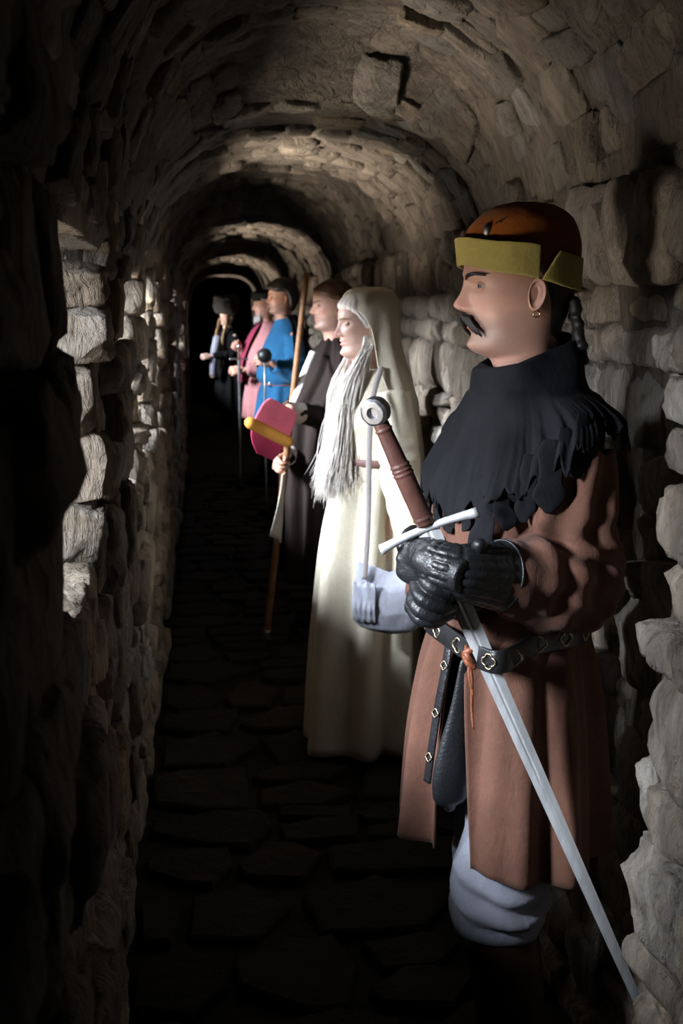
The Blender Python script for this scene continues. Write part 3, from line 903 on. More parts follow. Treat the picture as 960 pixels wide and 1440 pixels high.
def strap(path, width, thick, normal_from, n=60, closed=False):
    """flat band along a path, width along the band's own up (z-ish) axis; normal_from = centre the band faces away from"""
    p = np.asarray(path, float)
    if not closed: p = cr(p, n)
    t = np.gradient(p, axis=0) if not closed else np.roll(p, -1, 0) - np.roll(p, 1, 0)
    t /= np.linalg.norm(t, axis=1)[:, None]
    out = p - (normal_from(p) if callable(normal_from) else np.asarray(normal_from))
    out = out - t * (out * t).sum(1)[:, None]; out /= np.linalg.norm(out, axis=1)[:, None]
    w = np.cross(t, out)
    R = []
    prof = [(-0.5, 0.2), (-0.44, 0.5), (0, 0.55), (0.44, 0.5), (0.5, 0.2), (0.5, -0.5), (-0.5, -0.5)]
    R = np.stack([p + w * (a * width) + out * (b * thick) for a, b in prof], 1)
    if closed: R = np.concatenate([R, R[:1]])
    return loft(R, True, not closed, not closed)

def strands(n, seed, fn, rad, nl=10, nc=5):
    """tapered hairs; fn(rand) -> control points"""
    q = np.random.RandomState(seed); parts = []
    for i in range(n):
        c = fn(q, i); r = np.full(len(c), rad); r[-1] = rad * 0.25; r[0] *= 0.8
        parts.append(tube(c, r, nl, nc))
    return join(*parts)
# ------------------------------------------------------------------ the swordsman in the foreground
def quatrefoil(r, th):
    t = np.linspace(0, 2 * math.pi, 41); R = []
    for a in t:
        q = r * (0.74 + 0.30 * abs(math.cos(2 * a)) ** 0.8); c = np.array([math.cos(a), math.sin(a), 0])
        R.append([c * (q + th * math.cos(e)) + np.array([0, 0, th * math.sin(e)]) for e in np.linspace(0, 2 * math.pi, 6)[:-1]])
    return loft(np.array(R))

def torus(R0, r0, n=20, m=8, sq=1.0):
    t = np.linspace(0, 2 * math.pi, n + 1); e = np.linspace(0, 2 * math.pi, m + 1)[:-1]
    return loft(np.array([[((R0 + r0 * math.cos(b)) * math.cos(a), (R0 + r0 * math.cos(b)) * math.sin(a) * sq, r0 * math.sin(b)) for b in e] for a in t]))

f = Figure('moustached swordsman in a brown tunic and olive-brimmed orange cap, standing nearest', 0.602, 2.31, math.pi + 0.20, 1.768, -0.17, 0.03)
sL = np.array([0.010, 0.160, 1.362]); eL = f.LP(802, 818, 2.13); wL = f.LP(630, 803, 1.985)
sR = np.array([0.010, -0.160, 1.362]); eR = f.L((0.450, 2.37, 1.10)); wR = f.LP(652, 834, 2.09)
dL = f.LP(583, 783, 2.045) - wL; dR = f.LP(574, 830, 2.03) - wR
camd = f.inv[:3, :3] @ np.array([-0.75, -0.75, 0.15]); awy = -f.inv[:3, :3] @ np.array([-0.35, -1.0, -0.15])
BL = basis(wL, dL, camd); BR = basis(wR, dR, awy)
hL = hand_vf(-1, (1.05, 1.25, 0.8), (0.10, 0.15), 0.05, 1.04, 1.08)
hR = hand_vf(1, (1.15, 1.35, 0.75), (1.25, 0.15), 0.05, 1.10, 1.14)
bL = hand_vf(-1, (1.05, 1.25, 0.8), (0.10, 0.15), 0.05, 0.95, 0.60)
bR = hand_vf(1, (1.15, 1.35, 0.75), (1.25, 0.15), 0.05, 1.0, 0.68)
legs = [((0.045, 0.085, 0.9), (0.088, 0.095, 0.49), (0.06, 0.105, 0.085)), ((0.02, -0.085, 0.9), (0.0, -0.10, 0.49), (-0.03, -0.11, 0.085))]
thin = 0.80
f.body(M['skin'], [(sL, eL, wL + unit(eL - wL) * 0.035), (sR, eR, wR + unit(eR - wR) * 0.035)], 0.0, 1.0, [(xf(bL[0] * [0.9, 0.68, 0.45] + [0.012, 0, 0], BL), bL[1]), (xf(bR[0] * [0.9, 0.68, 0.45] + [0.012, 0, 0], BR), bR[1])], legs)
f.brows(M['hair_black'], 1.9)

# gloves and quilted cuffs
def gauntlet(h, B, d, w, e, seed):
    V = xf(h[0], B); ax = unit(e - w); d = unit(d)
    arm = tube([w + ax * 0.07, w + ax * 0.02, w + d * 0.02, w + d * 0.045], [0.036, 0.0335, 0.033, 0.030], 12, 20, 0.85, up=B[:3, 1], round_end=True)
    V, hf = join((V, h[1]), arm); h = (h[0], hf)
    def disp(c):
        q = xf(c, np.linalg.inv(B))
        seam = -0.0008 * G(np.sin(q[:, 1] * 150 + 1.0), 0.16) * (q[:, 0] < 0.085)
        cross = -0.0006 * G(np.sin(q[:, 0] * 190), 0.2) * (q[:, 0] < 0.03)
        return 0.0012 * wob(c, seed, 120, 3) + seam + cross + 0.0018
    o = link('gauntlet', remesh((V, h[1]), 0.0028, 3, disp, M['glove'], 'gauntlet'), f.root)
    # cuff: quilted channels along the forearm
    ax = unit(e - w); d = unit(d)
    n, nc = 70, 128; R = np.zeros((n + 8, nc, 3)); th = np.linspace(0, 2 * math.pi, nc, endpoint=False)
    spine = cr([w + d * 0.050, w + d * 0.020 + ax * 0.004, w + ax * 0.030, w + ax * 0.075, w + ax * 0.112], n)
    T_, N_, B_ = frames(spine, B[:3, 2])
    for i in range(n):
        s = i / (n - 1)
        r0 = np.interp(s, [0, 0.08, 0.25, 0.55, 0.88, 1.0], [0.024, 0.036, 0.0385, 0.044, 0.053, 0.059])
        fl = np.interp(s, [0, 0.4], [0.62, 0.95])
        rib = 0.0042 * np.abs(np.sin(th * 9)) ** 0.5 * np.interp(s, [0, 0.05, 0.88, 0.91], [0.5, 1, 1, 0])
        puck = 0.0004 * np.sin(s * 75 + 2.0 * np.sin(th * 5) + th * 3) * np.abs(np.sin(th * 7)) * (s < 0.88) - 0.0025 * G(s - 0.42, 0.018) - 0.0025 * G(s - 0.20, 0.018)
        rr = r0 + rib + puck
        R[i] = spine[i] + np.outer(np.cos(th) * rr * fl, N_[i]) + np.outer(np.sin(th) * rr, B_[i])
    u, v = N_[-1], B_[-1]; pe = spine[-1]; ax = T_[-1]
    for j in range(8):                                         # rolled rim
        a = math.pi * j / 7; rr = 0.059 + 0.002 * math.sin(a) - 0.006 * j / 7
        R[n + j] = pe + ax * (0.005 * math.sin(a)) + np.outer(np.cos(th) * rr * 0.95, u) + np.outer(np.sin(th) * rr, v)
    c = obj('cuff', loft(R, True), M['glove'], o)
    s = c.modifiers.new('s', 'SOLIDIFY'); s.thickness = 0.003; s.offset = -1
    rim = np.array([pe + ax * 0.002 + u * 0.056 * math.cos(a) + v * 0.059 * math.sin(a) for a in np.linspace(0, 2 * math.pi, 49)])
    obj('piping', tube(rim, 0.0022, 96, 6, cap=False), M['glove'], c)
    return o
gauntlet(hL, BL, dL, wL, eL, 21); gauntlet(hR, BR, dR, wR, eR, 22)

trunk = [(0.045, 0, 0.985, 0.128, 0.168), (0.044, 0, 1.03, 0.138, 0.176), (0.046, 0, 1.07, 0.152, 0.186), (0.044, 0, 1.13, 0.152, 0.186), (0.034, 0, 1.21, 0.138, 0.178),
         (0.016, 0, 1.31, 0.124, 0.184), (0.008, 0, 1.385, 0.10, 0.176), (0.0, 0, 1.44, 0.075, 0.13), (0.0, 0, 1.485, 0.062, 0.075)]
cuffL = wL + unit(eL - wL) * 0.065; cuffR = wR + unit(eR - wR) * 0.065
def fg_folds(c):
    side = np.clip((c[:, 1] - 0.06) / 0.05, 0, 1)
    low = np.clip((1.16 - c[:, 2]) / 0.1, 0, 1)
    arm = np.clip((c[:, 1] - 0.17) / 0.04, 0, 1) * np.clip((1.30 - c[:, 2]) / 0.08, 0, 1)
    return arm * 0.0065 * np.sin(c[:, 0] * 95 - c[:, 2] * 120 + 3.0 * wob(c, 77, 14)) * (0.4 + 0.6 * wob(c, 78, 20)) + low * 0.006 * np.sin(np.arctan2(c[:, 1], c[:, 0]) * 15 + 3 * np.sin(c[:, 2] * 20)) + 0.006 * side * np.clip((c[:, 2] - 1.2) / 0.05, 0, 1) * np.sin(c[:, 0] * 110 + 25 * (c[:, 2] - 1.3)) \
        + 0.008 * np.clip(1 - side, 0, 1) * np.clip((c[:, 2] - 1.1) / 0.1, 0, 1) * np.sin(c[:, 2] * 60 + c[:, 1] * 45 + 2 * np.sin(c[:, 1] * 20))
garment(f, trunk, [(sL, eL, cuffL), (sR, eR, cuffR)], [(0.080, 0.080, 0.086, 0.070, 0.036), (0.076, 0.070, 0.070, 0.060, 0.036)], 0.0065, M['tunic_brown'], 'tunic', 0.006, 9, fg_folds)
skirt(f, [(0.045, 0, 1.045, 0.128, 0.168), (0.046, 0, 1.0, 0.136, 0.176), (0.050, 0, 0.92, 0.150, 0.200), (0.055, 0, 0.78, 0.162, 0.224), (0.056, 0, 0.612, 0.170, 0.236)],
      M['tunic_brown'], 'tunic_skirt', 9, 0.019, 0.46, 0.50, 14, 60, 300, 0.0035, hem=lambda th: 0.012 * np.sin(th * 2 + 1), lump=0.006)

# belt with quatrefoil studs
th = np.linspace(0, 2 * math.pi, 121)[:-1]
bz = lambda a: 1.028 + 0.010 * np.sin(a)
pull = lambda a: 0.160 * np.exp(-((a - 0.74) / 0.46) ** 2)           # the blade is tucked under the belt and holds it out
bp = np.stack([0.045 + 0.146 * np.cos(th) + pull(th) * 0.28, 0.186 * np.sin(th) + pull(th) * 0.96, bz(th)], 1)
belt = obj('belt', strap(bp, 0.040, 0.0045, lambda p: p * [0, 0, 1.0] + [0.045, 0, 0], closed=True), M['belt_leather'], f.root)
stud_me = mesh_of('stud', *quatrefoil(0.0125, 0.0019), M['brass'])
for a in (0.08, 0.38, 0.70, 1.02, 1.38, 1.76, 2.15, 2.6, -0.25, -0.6, -0.95, -1.35):
    c = np.array([0.045 + 0.1495 * math.cos(a) + pull(a) * 0.28, 0.1895 * math.sin(a) + pull(a) * 0.96, bz(a)]); nrm = unit([math.cos(a) / 0.146, math.sin(a) / 0.186, 0])
    o = link('stud', stud_me, belt); o.matrix_local = Matrix(basis(c, np.cross([0, 0, 1.0], nrm), nrm).tolist())
a = 0.54
kc = np.array([0.045 + 0.152 * math.cos(a) + pull(a) * 0.28, 0.192 * math.sin(a) + pull(a) * 0.96, bz(a)]); kn = unit([math.cos(a), math.sin(a), 0]); kt = np.cross([0, 0, 1.0], kn)
kp = [tube([kc + kt * 0.014 + [0, 0, 0.024], kc + kn * 0.012 + [0, 0, 0.012], kc - kt * 0.012 + kn * 0.008, kc + kn * 0.010 - [0, 0, 0.018], kc + kt * 0.012 - [0, 0, 0.028]], [0.006, 0.009, 0.010, 0.009, 0.006], 18, 10),
      tube([kc - kt * 0.016 + [0, 0, 0.020], kc + kn * 0.016, kc + kt * 0.010 - [0, 0, 0.02]], [0.005, 0.0085, 0.006], 14, 10),
      tube([kc + kn * 0.008 - [0, 0, 0.02], kc + kn * 0.012 + kt * 0.010 - [0, 0, 0.06], kc + kn * 0.014 + kt * 0.012 - [0, 0, 0.12], kc + kn * 0.02 + kt * 0.022 - [0, 0, 0.17]], [0.006, 0.0045, 0.004, 0.0025], 18, 8),
      tube([kc + kn * 0.010 - [0, 0, 0.02], kc + kn * 0.014 + kt * 0.004 - [0, 0, 0.05], kc + kn * 0.014 + kt * 0.016 - [0, 0, 0.09]], [0.005, 0.0045, 0.003], 14, 8)]
kv, kf = join(*kp); kv = kc + (kv - kc) * 0.72
obj('lace_knot', (kv, kf), M['lace'], belt, label='chestnut leather lace knotted on the belt front')
a = 0.36
sp = np.array([[0.045 + 0.152 * math.cos(a), 0.19 * math.sin(a), 1.03], [0.048 + 0.158 * math.cos(a), 0.208 * math.sin(a), 0.98], [0.052 + 0.168 * math.cos(a), 0.20 * math.sin(a), 0.90], [0.055 + 0.174 * math.cos(a), 0.19 * math.sin(a) - 0.004, 0.82], [0.056 + 0.178 * math.cos(a), 0.18 * math.sin(a) - 0.010, 0.75]])
ends = obj('belt_tail', strap(sp, 0.018, 0.004, [0.0, 0.0, 0.9]), M['belt_leather'], f.root)
cp = cr(sp, 12); small = mesh_of('stud', *quatrefoil(0.0075, 0.0014), M['brass'])
for i in (3, 6, 9):
    nn = unit([math.cos(a), math.sin(a), 0.12]); o = link('stud', small, ends); o.matrix_local = Matrix(basis(cp[i] + nn * 0.004, np.cross([0, 0, 1.0], nn), nn).tolist())
a = 0.60
q = np.array([0.050 + 0.166 * math.cos(a), 0.195 * math.sin(a), 0.0])
pv = tube([q + [-0.012, 0, 0.985], q + [-0.006, -0.004, 0.90], q + [0.002, -0.012, 0.80], q + [0.006, -0.016, 0.735], q + [0.006, -0.018, 0.715]], [0.010, 0.020, 0.036, 0.034, 0.012], 30, 18, 0.5, round_end=True)
obj('pouch', pv, M['glove'], f.root, label='slim black leather pouch hanging in the skirt slit')

# trousers gathered at the knee, tall boots
for (hp, kn_, an) in f.legs:
    hp, kn_, an = map(np.array, (hp, kn_, an))
    top = hp * 0.75 + kn_ * 0.25; kb = kn_ + np.array([0.0, 0, -0.005])
    def tf(s, t): return 1 + 0.09 * np.sin(s * 44 + 2.6 * np.sin(t + 0.5) + np.sin(3 * t)) * np.clip((s - 0.5) * 3, 0, 1) + 0.04 * np.sin(t * 5 + s * 5)
    vf = tube([top, top * 0.5 + kb * 0.5 + [0.004, 0, 0], kb + [0.004, 0, 0.08], kb + [0.006, 0, 0.03], kb, kb - [0, 0, 0.02]], [0.090, 0.084, 0.088, 0.088, 0.080, 0.062], 70, 44, fn=tf)
    link('trouser_leg', remesh(vf, 0.008, 3, lambda c: 0.005 * wob(c * [1, 1, 2.2], 33, 26, 3) + 0.009 * np.clip((0.62 - c[:, 2]) / 0.08, 0, 1) * np.sin(c[:, 2] * 120 + 55 * c[:, 1] + 3 * wob(c, 35, 12)), M['linen_blue'], 'trouser_leg'), f.root)
f.boots(M['boot'], 0.478)

# black hood lying round neck and shoulders, its hem cut into ragged dags
nl, nc = 60, 360
rr = cr([(0.012, 0, 1.480, 0.056, 0.056), (0.014, 0, 1.516, 0.070, 0.070), (0.016, 0, 1.529, 0.082, 0.082), (0.016, 0, 1.515, 0.094, 0.094), (0.014, 0, 1.484, 0.099, 0.110), (0.012, 0, 1.460, 0.102, 0.128),
         (0.008, 0, 1.450, 0.112, 0.165), (0.008, 0, 1.440, 0.122, 0.205), (0.012, 0, 1.430, 0.138, 0.238), (0.018, 0, 1.418, 0.150, 0.256)], nl)
R = np.zeros((nl, nc, 3)); th = np.linspace(0, 2 * math.pi, nc, endpoint=False)
qd = np.random.RandomState(4); ph = np.cumsum(qd.uniform(0.07, 0.30, 60)); ph = ph[ph < 2 * math.pi]; dep = qd.uniform(0.012, 0.05, len(ph) + 1)
seg = np.searchsorted(ph, th); lo = np.concatenate([[0], ph])[seg]; hi = np.concatenate([ph, [2 * math.pi]])[seg]
dag = dep[seg] * np.clip(np.sin(math.pi * ((th - lo) / (hi - lo)) ** 1.5), 0, 1) ** 0.7 + 0.012 * np.abs(np.sin(th * 31 + 2 * np.sin(th * 13)))
hemdip = lambda c: 0.135 * np.clip(c, 0, 1)
for i in range(nl):
    s = i / (nl - 1); cx, cy, z, a, b = rr[i]; c, sn = np.cos(th), np.sin(th)
    w = 0.010 * np.sin(9 * th + 1) * np.clip(s - 0.5, 0, 1) * 2 + 0.004 * np.sin(5 * th + 9 * s)
    flare = np.clip((s - 0.60) / 0.40, 0, 1)
    R[i, :, 0] = cx + (a + w) * c + 0.012 * flare * np.clip(c, 0, 1); R[i, :, 1] = cy + (b + w) * sn
    R[i, :, 2] = z - flare ** 2 * dag - flare * hemdip(c) - 0.040 * c * np.clip(1.2 - s * 2.2, 0, 1) + 0.006 * np.sin(s * 40 + 1.5 * np.sin(th * 2)) * np.clip(1 - s * 2, 0, 1)
V = R.reshape(-1, 3); V += 0.008 * np.stack([wob(V, 71, 26), wob(V, 72, 26), 0.8 * wob(V, 73, 26)], 1)
hood = obj('hood', loft(R), M['hood_black'], f.root, label='black wool hood round the shoulders with a ragged dagged hem')
so = hood.modifiers.new('s', 'SOLIDIFY'); so.thickness = 0.004; so.offset = 0
parts = []                                                       # loose torn tongues below the hem
tong = [(0.50, 0.125, 0.026), (0.30, 0.07, 0.02), (0.75, 0.09, 0.022), (1.0, 0.10, 0.020), (1.22, 0.11, 0.028), (1.38, 0.06, 0.016), (0.1, 0.08, 0.024), (-0.2, 0.09, 0.026), (1.6, 0.07, 0.02), (-0.5, 0.08, 0.022), (0.88, 0.05, 0.014), (0.62, 0.05, 0.015)]
for a, L0, wd in tong:
    L0 *= 0.8 if a != 0.5 else 1.05
    r0 = np.array([0.026 + 0.142 * math.cos(a), 0.242 * math.sin(a), 1.402 - hemdip(max(0, math.cos(a)))])
    t_ = unit([-math.sin(a), math.cos(a), 0]); o_ = unit([math.cos(a), math.sin(a), 0]); j1, j2 = qd.uniform(-0.012, 0.012, 2)
    pth = [r0 - o_ * 0.012 + [0, 0, 0.035], r0 - o_ * 0.004 + [0, 0, 0.01], r0 + o_ * 0.008 + t_ * j1 - [0, 0, L0 * 0.35], r0 + o_ * 0.002 + t_ * j2 - [0, 0, L0 * 0.7], r0 + o_ * 0.003 + t_ * (j1 + j2) - [0, 0, L0]]
    v, fc = tube(pth, [wd * 0.5, wd * 0.8, wd * 0.7, wd, wd * 0.2], 22, 14, 0.16, up=t_)
    v = v + 0.005 * np.stack([wob(v, 91, 70), wob(v, 92, 70), 0 * v[:, 0]], 1)
    parts.append((v, fc))
for t_ in parts: obj('hood_dag', t_, M['hood_black'], hood)

# hair, moustache, cap
f.skullcap(M['hair_black'], 'hair', 0.005, 0.055, 0.17, 0.003, 6, nape=0.0, temple=0.055)
kp = []
for i in range(9):
    t = i / 8; c = f.head(np.array([[-0.088 - 0.016 * t, 0.040 + 0.007 * math.sin(i * 2.4), 0.085 - 0.105 * t]]))[0]
    kp.append(sphere(0.0125, 12, 8, c, 1.0, 1.2, 0.9))
link('braid', remesh(join(*kp), 0.004, 2, lambda c: 0.0015 * wob(c, 8, 160), M['hair_black'], 'braid'), f.root)
def mo(q, i):
    s = 1 if i % 2 else -1; u = q.rand()
    y = 0.001 + 0.022 * u; p0 = np.array([0.1045 - 12.0 * y * y, s * y, 0.0675 - 0.003 * u + q.uniform(-0.0025, 0.0025)])
    d = np.array([-0.006 - 0.009 * u, s * (0.010 + 0.006 * q.rand()), -0.009 - 0.011 * u - 0.004 * q.rand()]) * q.uniform(0.5, 1.0)
    return np.array([p0, p0 + d * 0.5 + [0.0075, 0, 0.002], p0 + d + [0.0065, 0, -0.001], p0 + d * 1.4 + [0.003, 0, -0.007]])
v, fc = strands(420, 12, mo, 0.0012, 8, 5)
obj('moustache', (f.head(v), fc), M['hair_black'], f.root, label='drooping black moustache')
def bd(q, i):
    a = q.uniform(-1.25, 1.25); z = q.uniform(-0.004, 0.022)
    p0 = np.array([0.035 + 0.060 * math.cos(a), 0.052 * math.sin(a), z]); return np.array([p0, p0 + [0.002, 0, -0.005], p0 + [0.001, 0, -0.009]])
hat = empty('hat', (0, 0, 0)); hat.parent = f.root
rows = [(-0.004, 0, 0.150, 0.104, 0.087), (-0.004, 0, 0.17, 0.106, 0.0895), (-0.006, 0, 0.20, 0.106, 0.089), (-0.008, 0, 0.235, 0.088, 0.076), (-0.009, 0, 0.257, 0.056, 0.050), (-0.009, 0, 0.2655, 0.018, 0.016)]
R = rings(rows, 34, 60); R[:, :, 2] += 0.20 * R[:, :, 0] * np.clip(1 - (R[:, :, 2] - 0.15) / 0.08, 0, 1)
R = R + 0.002 * wob(R.reshape(-1, 3), 30, 40).reshape(R.shape[:2])[:, :, None]
v, fc = loft(R, True, False, True)
obj('crown', (f.head(v), fc), M['hat_orange'], hat, label='burnt orange domed cap crown')
def brim(t0, t1, slant0, slant1, hgt, m):
    n, k = 70, 10; R = np.zeros((k, n, 3))
    for i in range(k):
        s = i / (k - 1); t = np.linspace(t0 + slant0 * s, t1 - slant1 * s, n); c, sn = np.cos(t), np.sin(t)
        e = 0.009 * s
        R[i, :, 0] = 0.001 + (0.1085 + e * 0.5) * c; R[i, :, 1] = (0.0965 + e) * sn
        R[i, :, 2] = 0.127 + 0.25 * R[i, :, 0] + s * (hgt - 0.010 * np.clip(c, 0, 1)) + 0.0012 * np.sin(t * 5)
    R += 0.0018 * wob(R.reshape(-1, 3), 44, 50).reshape(k, n)[:, :, None]
    v, fc = loft(R, False); o = obj('brim', (f.head(v), fc), m, hat)
    s = o.modifiers.new('s', 'SOLIDIFY'); s.thickness = 0.006; s.offset = 0
    b = o.modifiers.new('b', 'BEVEL'); b.width = 0.002; b.segments = 2
    return o
brim(-1.72, 1.66, 0.0, 0.0, 0.058, M['hat_olive'])['label'] = 'olive yellow turned-up front brim'
brim(1.70, 2 * math.pi - 1.76, 0.30, 0.30, 0.060, M['hat_olive'])['label'] = 'olive yellow turned-up back brim'
def fe(q, i):
    t = q.rand(); p0 = np.array([0.080 - 0.03 * t, 0.040 + 0.02 * t, 0.205 + 0.012 * t]); d = np.array([-0.25 + q.uniform(-0.5, 0.5), q.uniform(-0.2, 0.5), 1.0]) * q.uniform(0.008, 0.022)
    return np.array([p0, p0 + d * 0.5, p0 + d + [-0.012, 0, -0.002]])
v, fc = strands(220, 17, fe, 0.0011, 6, 4); obj('feather_tuft', (f.head(v), fc), M['fur'], hat, label='dark feather tuft pinned to the cap front')
v, fc = sphere(0.012, 14, 8, (0.072, 0.052, 0.212), 0.7, 0.7, 1.1); obj('brooch', (f.head(v), fc), M['iron'], hat)
v, fc = torus(0.0058, 0.0013, 18, 8)
v = v[:, [0, 2, 1]] + np.array([-0.010, 0.072, 0.066]); obj('earring', (f.head(v), fc), M['gold'], f.root, label='small gold ring in the ear')

# ------------------------------------------------------------------ his sword, point to the floor
pom = P(532, 588, 2.0); gd = P(602, 745, 2.025); far = P(893, 1400, 2.05)
ax = unit(far - gd); pom = gd - ax * np.linalg.norm(gd - pom)
gv = P(650, 712, 2.00) - P(548, 790, 2.04); gv = unit(gv - ax * (gv @ ax)); fl = np.cross(ax, gv)
bl = 1.14
sw = tag(empty('longsword', (float(gd[0]), float(gd[1]), float(gd[2]))), 'long hand-and-a-half sword with a ring pommel, held point down by the nearest swordsman', 'sword')
S = np.array([[gv[0], fl[0], ax[0], 0], [gv[1], fl[1], ax[1], 0], [gv[2], fl[2], ax[2], 0], [0, 0, 0, 1]])
def sob(name, vf, m, **kw): return obj(name, (xf(vf[0], S), vf[1]), m, sw, **kw)
R = []
for s in np.linspace(0, 1, 40):
    w = (0.0188 * (1 - 0.68 * s)) * (1 if s < 0.955 else max(0.04, (1 - s) / 0.045)); t = 0.0032 * (1 - 0.45 * s)
    fu = 0.0017 if s < 0.42 else 0.0
    R.append([(w, 0, s * bl), (w * 0.45, t * 0.75, s * bl), (w * 0.22, t, s * bl), (0, t - fu, s * bl), (-w * 0.22, t, s * bl), (-w * 0.45, t * 0.75, s * bl), (-w, 0, s * bl),
              (-w * 0.45, -t * 0.75, s * bl), (-w * 0.22, -t, s * bl), (0, -t + fu, s * bl), (w * 0.22, -t, s * bl), (w * 0.45, -t * 0.75, s * bl)])
sob('blade', loft(np.array(R), True, True, True), M['satin_steel'], smooth=False)
R = []
for s in np.linspace(-1, 1, 25):
    w = 0.0065 * (1 + 0.5 * abs(s) ** 3); t = 0.0065 * (1 + 0.35 * abs(s) ** 3)
    R.append([(s * 0.086, t * math.cos(e), -0.004 + 0.012 * s * s * 0.6 + w * math.sin(e)) for e in np.linspace(0, 2 * math.pi, 9)[:-1]])
sob('crossguard', loft(np.array(R), True, True, True), M['satin_steel'])
gl = float(np.linalg.norm(gd - pom)) - 0.022
R = []
for s in np.linspace(0, 1, 90):
    r_ = np.interp(s, [0, 0.1, 0.45, 0.6, 1], [0.0150, 0.0160, 0.0165, 0.0150, 0.0125])
    for c_ in (0.06, 0.50, 0.54, 0.58, 0.93): r_ += 0.0022 * math.exp(-((s - c_) / 0.010) ** 2)
    R.append([(r_ * math.cos(e), r_ * 0.80 * math.sin(e), -0.010 - s * gl) for e in np.linspace(0, 2 * math.pi, 25)[:-1]])
sob('grip', loft(np.array(R), True, True, True), M['grip'])
pc = np.array([0, 0, -0.012 - gl - 0.018])
pa = np.array([-0.62, -0.78, 0.10]); pa = unit(pa - ax * (pa @ ax)); pu = np.cross(pa, ax)
prof = [(0.0, 0.0065), (0.0075, 0.0065), (0.0085, 0.0085), (0.0088, 0.0120), (0.0100, 0.0132), (0.0180, 0.0130), (0.0192, 0.0122), (0.0232, 0.0085), (0.0238, 0.0)]
prof = prof + [(a_, -b_) for a_, b_ in prof[::-1][1:]]
R = []
for e in np.linspace(0, 2 * math.pi, 49):
    o8 = 1 - 0.03 * (1 - abs(math.cos(4 * e)) ** 0.6)
    R.append([gd + ax * pc[2] + (ax * math.cos(e) + pu * math.sin(e)) * a_ * (o8 if a_ > 0.012 else 1) + pa * b_ for a_, b_ in prof])
v, fc = loft(np.array(R), False)
obj('pommel', (v - gd, fc), M['iron'], sw, smooth=False, label='grey steel wheel pommel with a round central hollow')

# ------------------------------------------------------------------ the veiled woman behind him
w = Figure('woman in a cream dress and ivory veil with long pale hair, standing behind the swordsman', 0.612, 4.60, math.pi + 0.34, 1.672, -0.16, 0.03, 0.036)
k = w.k
sL = np.array([0.0, 0.135, 1.325]); eL = np.array([-0.01, 0.185, 1.06]); wL = w.LP(592, 790, 4.36)
sR = np.array([0.0, -0.135, 1.325]); eR = np.array([-0.05, -0.18, 1.06]); wR = np.array([-0.06, -0.15, 0.84])
hl = hand_vf(-1, (0.3, 0.35, 0.2), (0.5, 0.3), 0.04, 0.9, 0.9); hr = hand_vf(1, (0.3, 0.35, 0.2), (0.5, 0.3), 0.04, 0.9, 0.9)
BL = basis(wL, wL - eL, [0, 1, 0.2]); BR = basis(wR, wR - eR, [0, -1, 0.2])
w.body(M['skin_pale'], [(sL, eL, wL), (sR, eR, wR)], 1.0, 0.75, [(xf(hl[0], BL), hl[1]), (xf(hr[0], BR), hr[1])], nose=0.85)
w.brows(M['hair_sand'], 0.8)
w.skullcap(M['hair_pale'], 'hair', 0.011, 0.03, 0.172, 0.005, 8, nape=-0.02, freq=70, temple=0.03)
tr = [(0.005, 0, 1.06, 0.105, 0.135), (0.008, 0, 1.11, 0.112, 0.145), (0.016, 0, 1.22, 0.125, 0.155), (0.024, 0, 1.30, 0.132, 0.165), (0.012, 0, 1.38, 0.108, 0.165), (0.002, 0, 1.445, 0.085, 0.135), (0.004, 0, 1.485, 0.070, 0.085)]
garment(w, tr, [(sL, eL, wL + unit(eL - wL) * 0.02), (sR, eR, wR + unit(eR - wR) * 0.02)], (0.072, 0.074, 0.080, 0.075, 0.060), 0.009, M['cream'], 'bodice', 0.004, 12,
        lambda c: 0.005 * np.sin(c[:, 1] * 70 + c[:, 2] * 14) * np.clip((1.25 - c[:, 2]) / 0.15, 0, 1), wr_amp=0.6)
skirt(w, [(0.005, 0, 1.125, 0.108, 0.140), (0.006, 0, 1.09, 0.116, 0.148), (0.020, 0, 0.98, 0.142, 0.172), (0.034, 0, 0.75, 0.172, 0.195), (0.05, 0, 0.40, 0.190, 0.205), (0.055, 0, 0.012, 0.205, 0.225)],
      M['cream'], 'dress_skirt', 7, 0.040, 0, 0, 9, 60, 240, 0.003, lump=0.006, label='cream wool skirt falling to the floor in deep folds')
bp = np.stack([0.006 + 0.128 * np.cos(th), 0.162 * np.sin(th), 1.075 + 0 * th], 1)
obj('belt', strap(bp, 0.022, 0.004, lambda p: p * [0, 0, 1.0], closed=True), M['mauve_belt'], w.root)
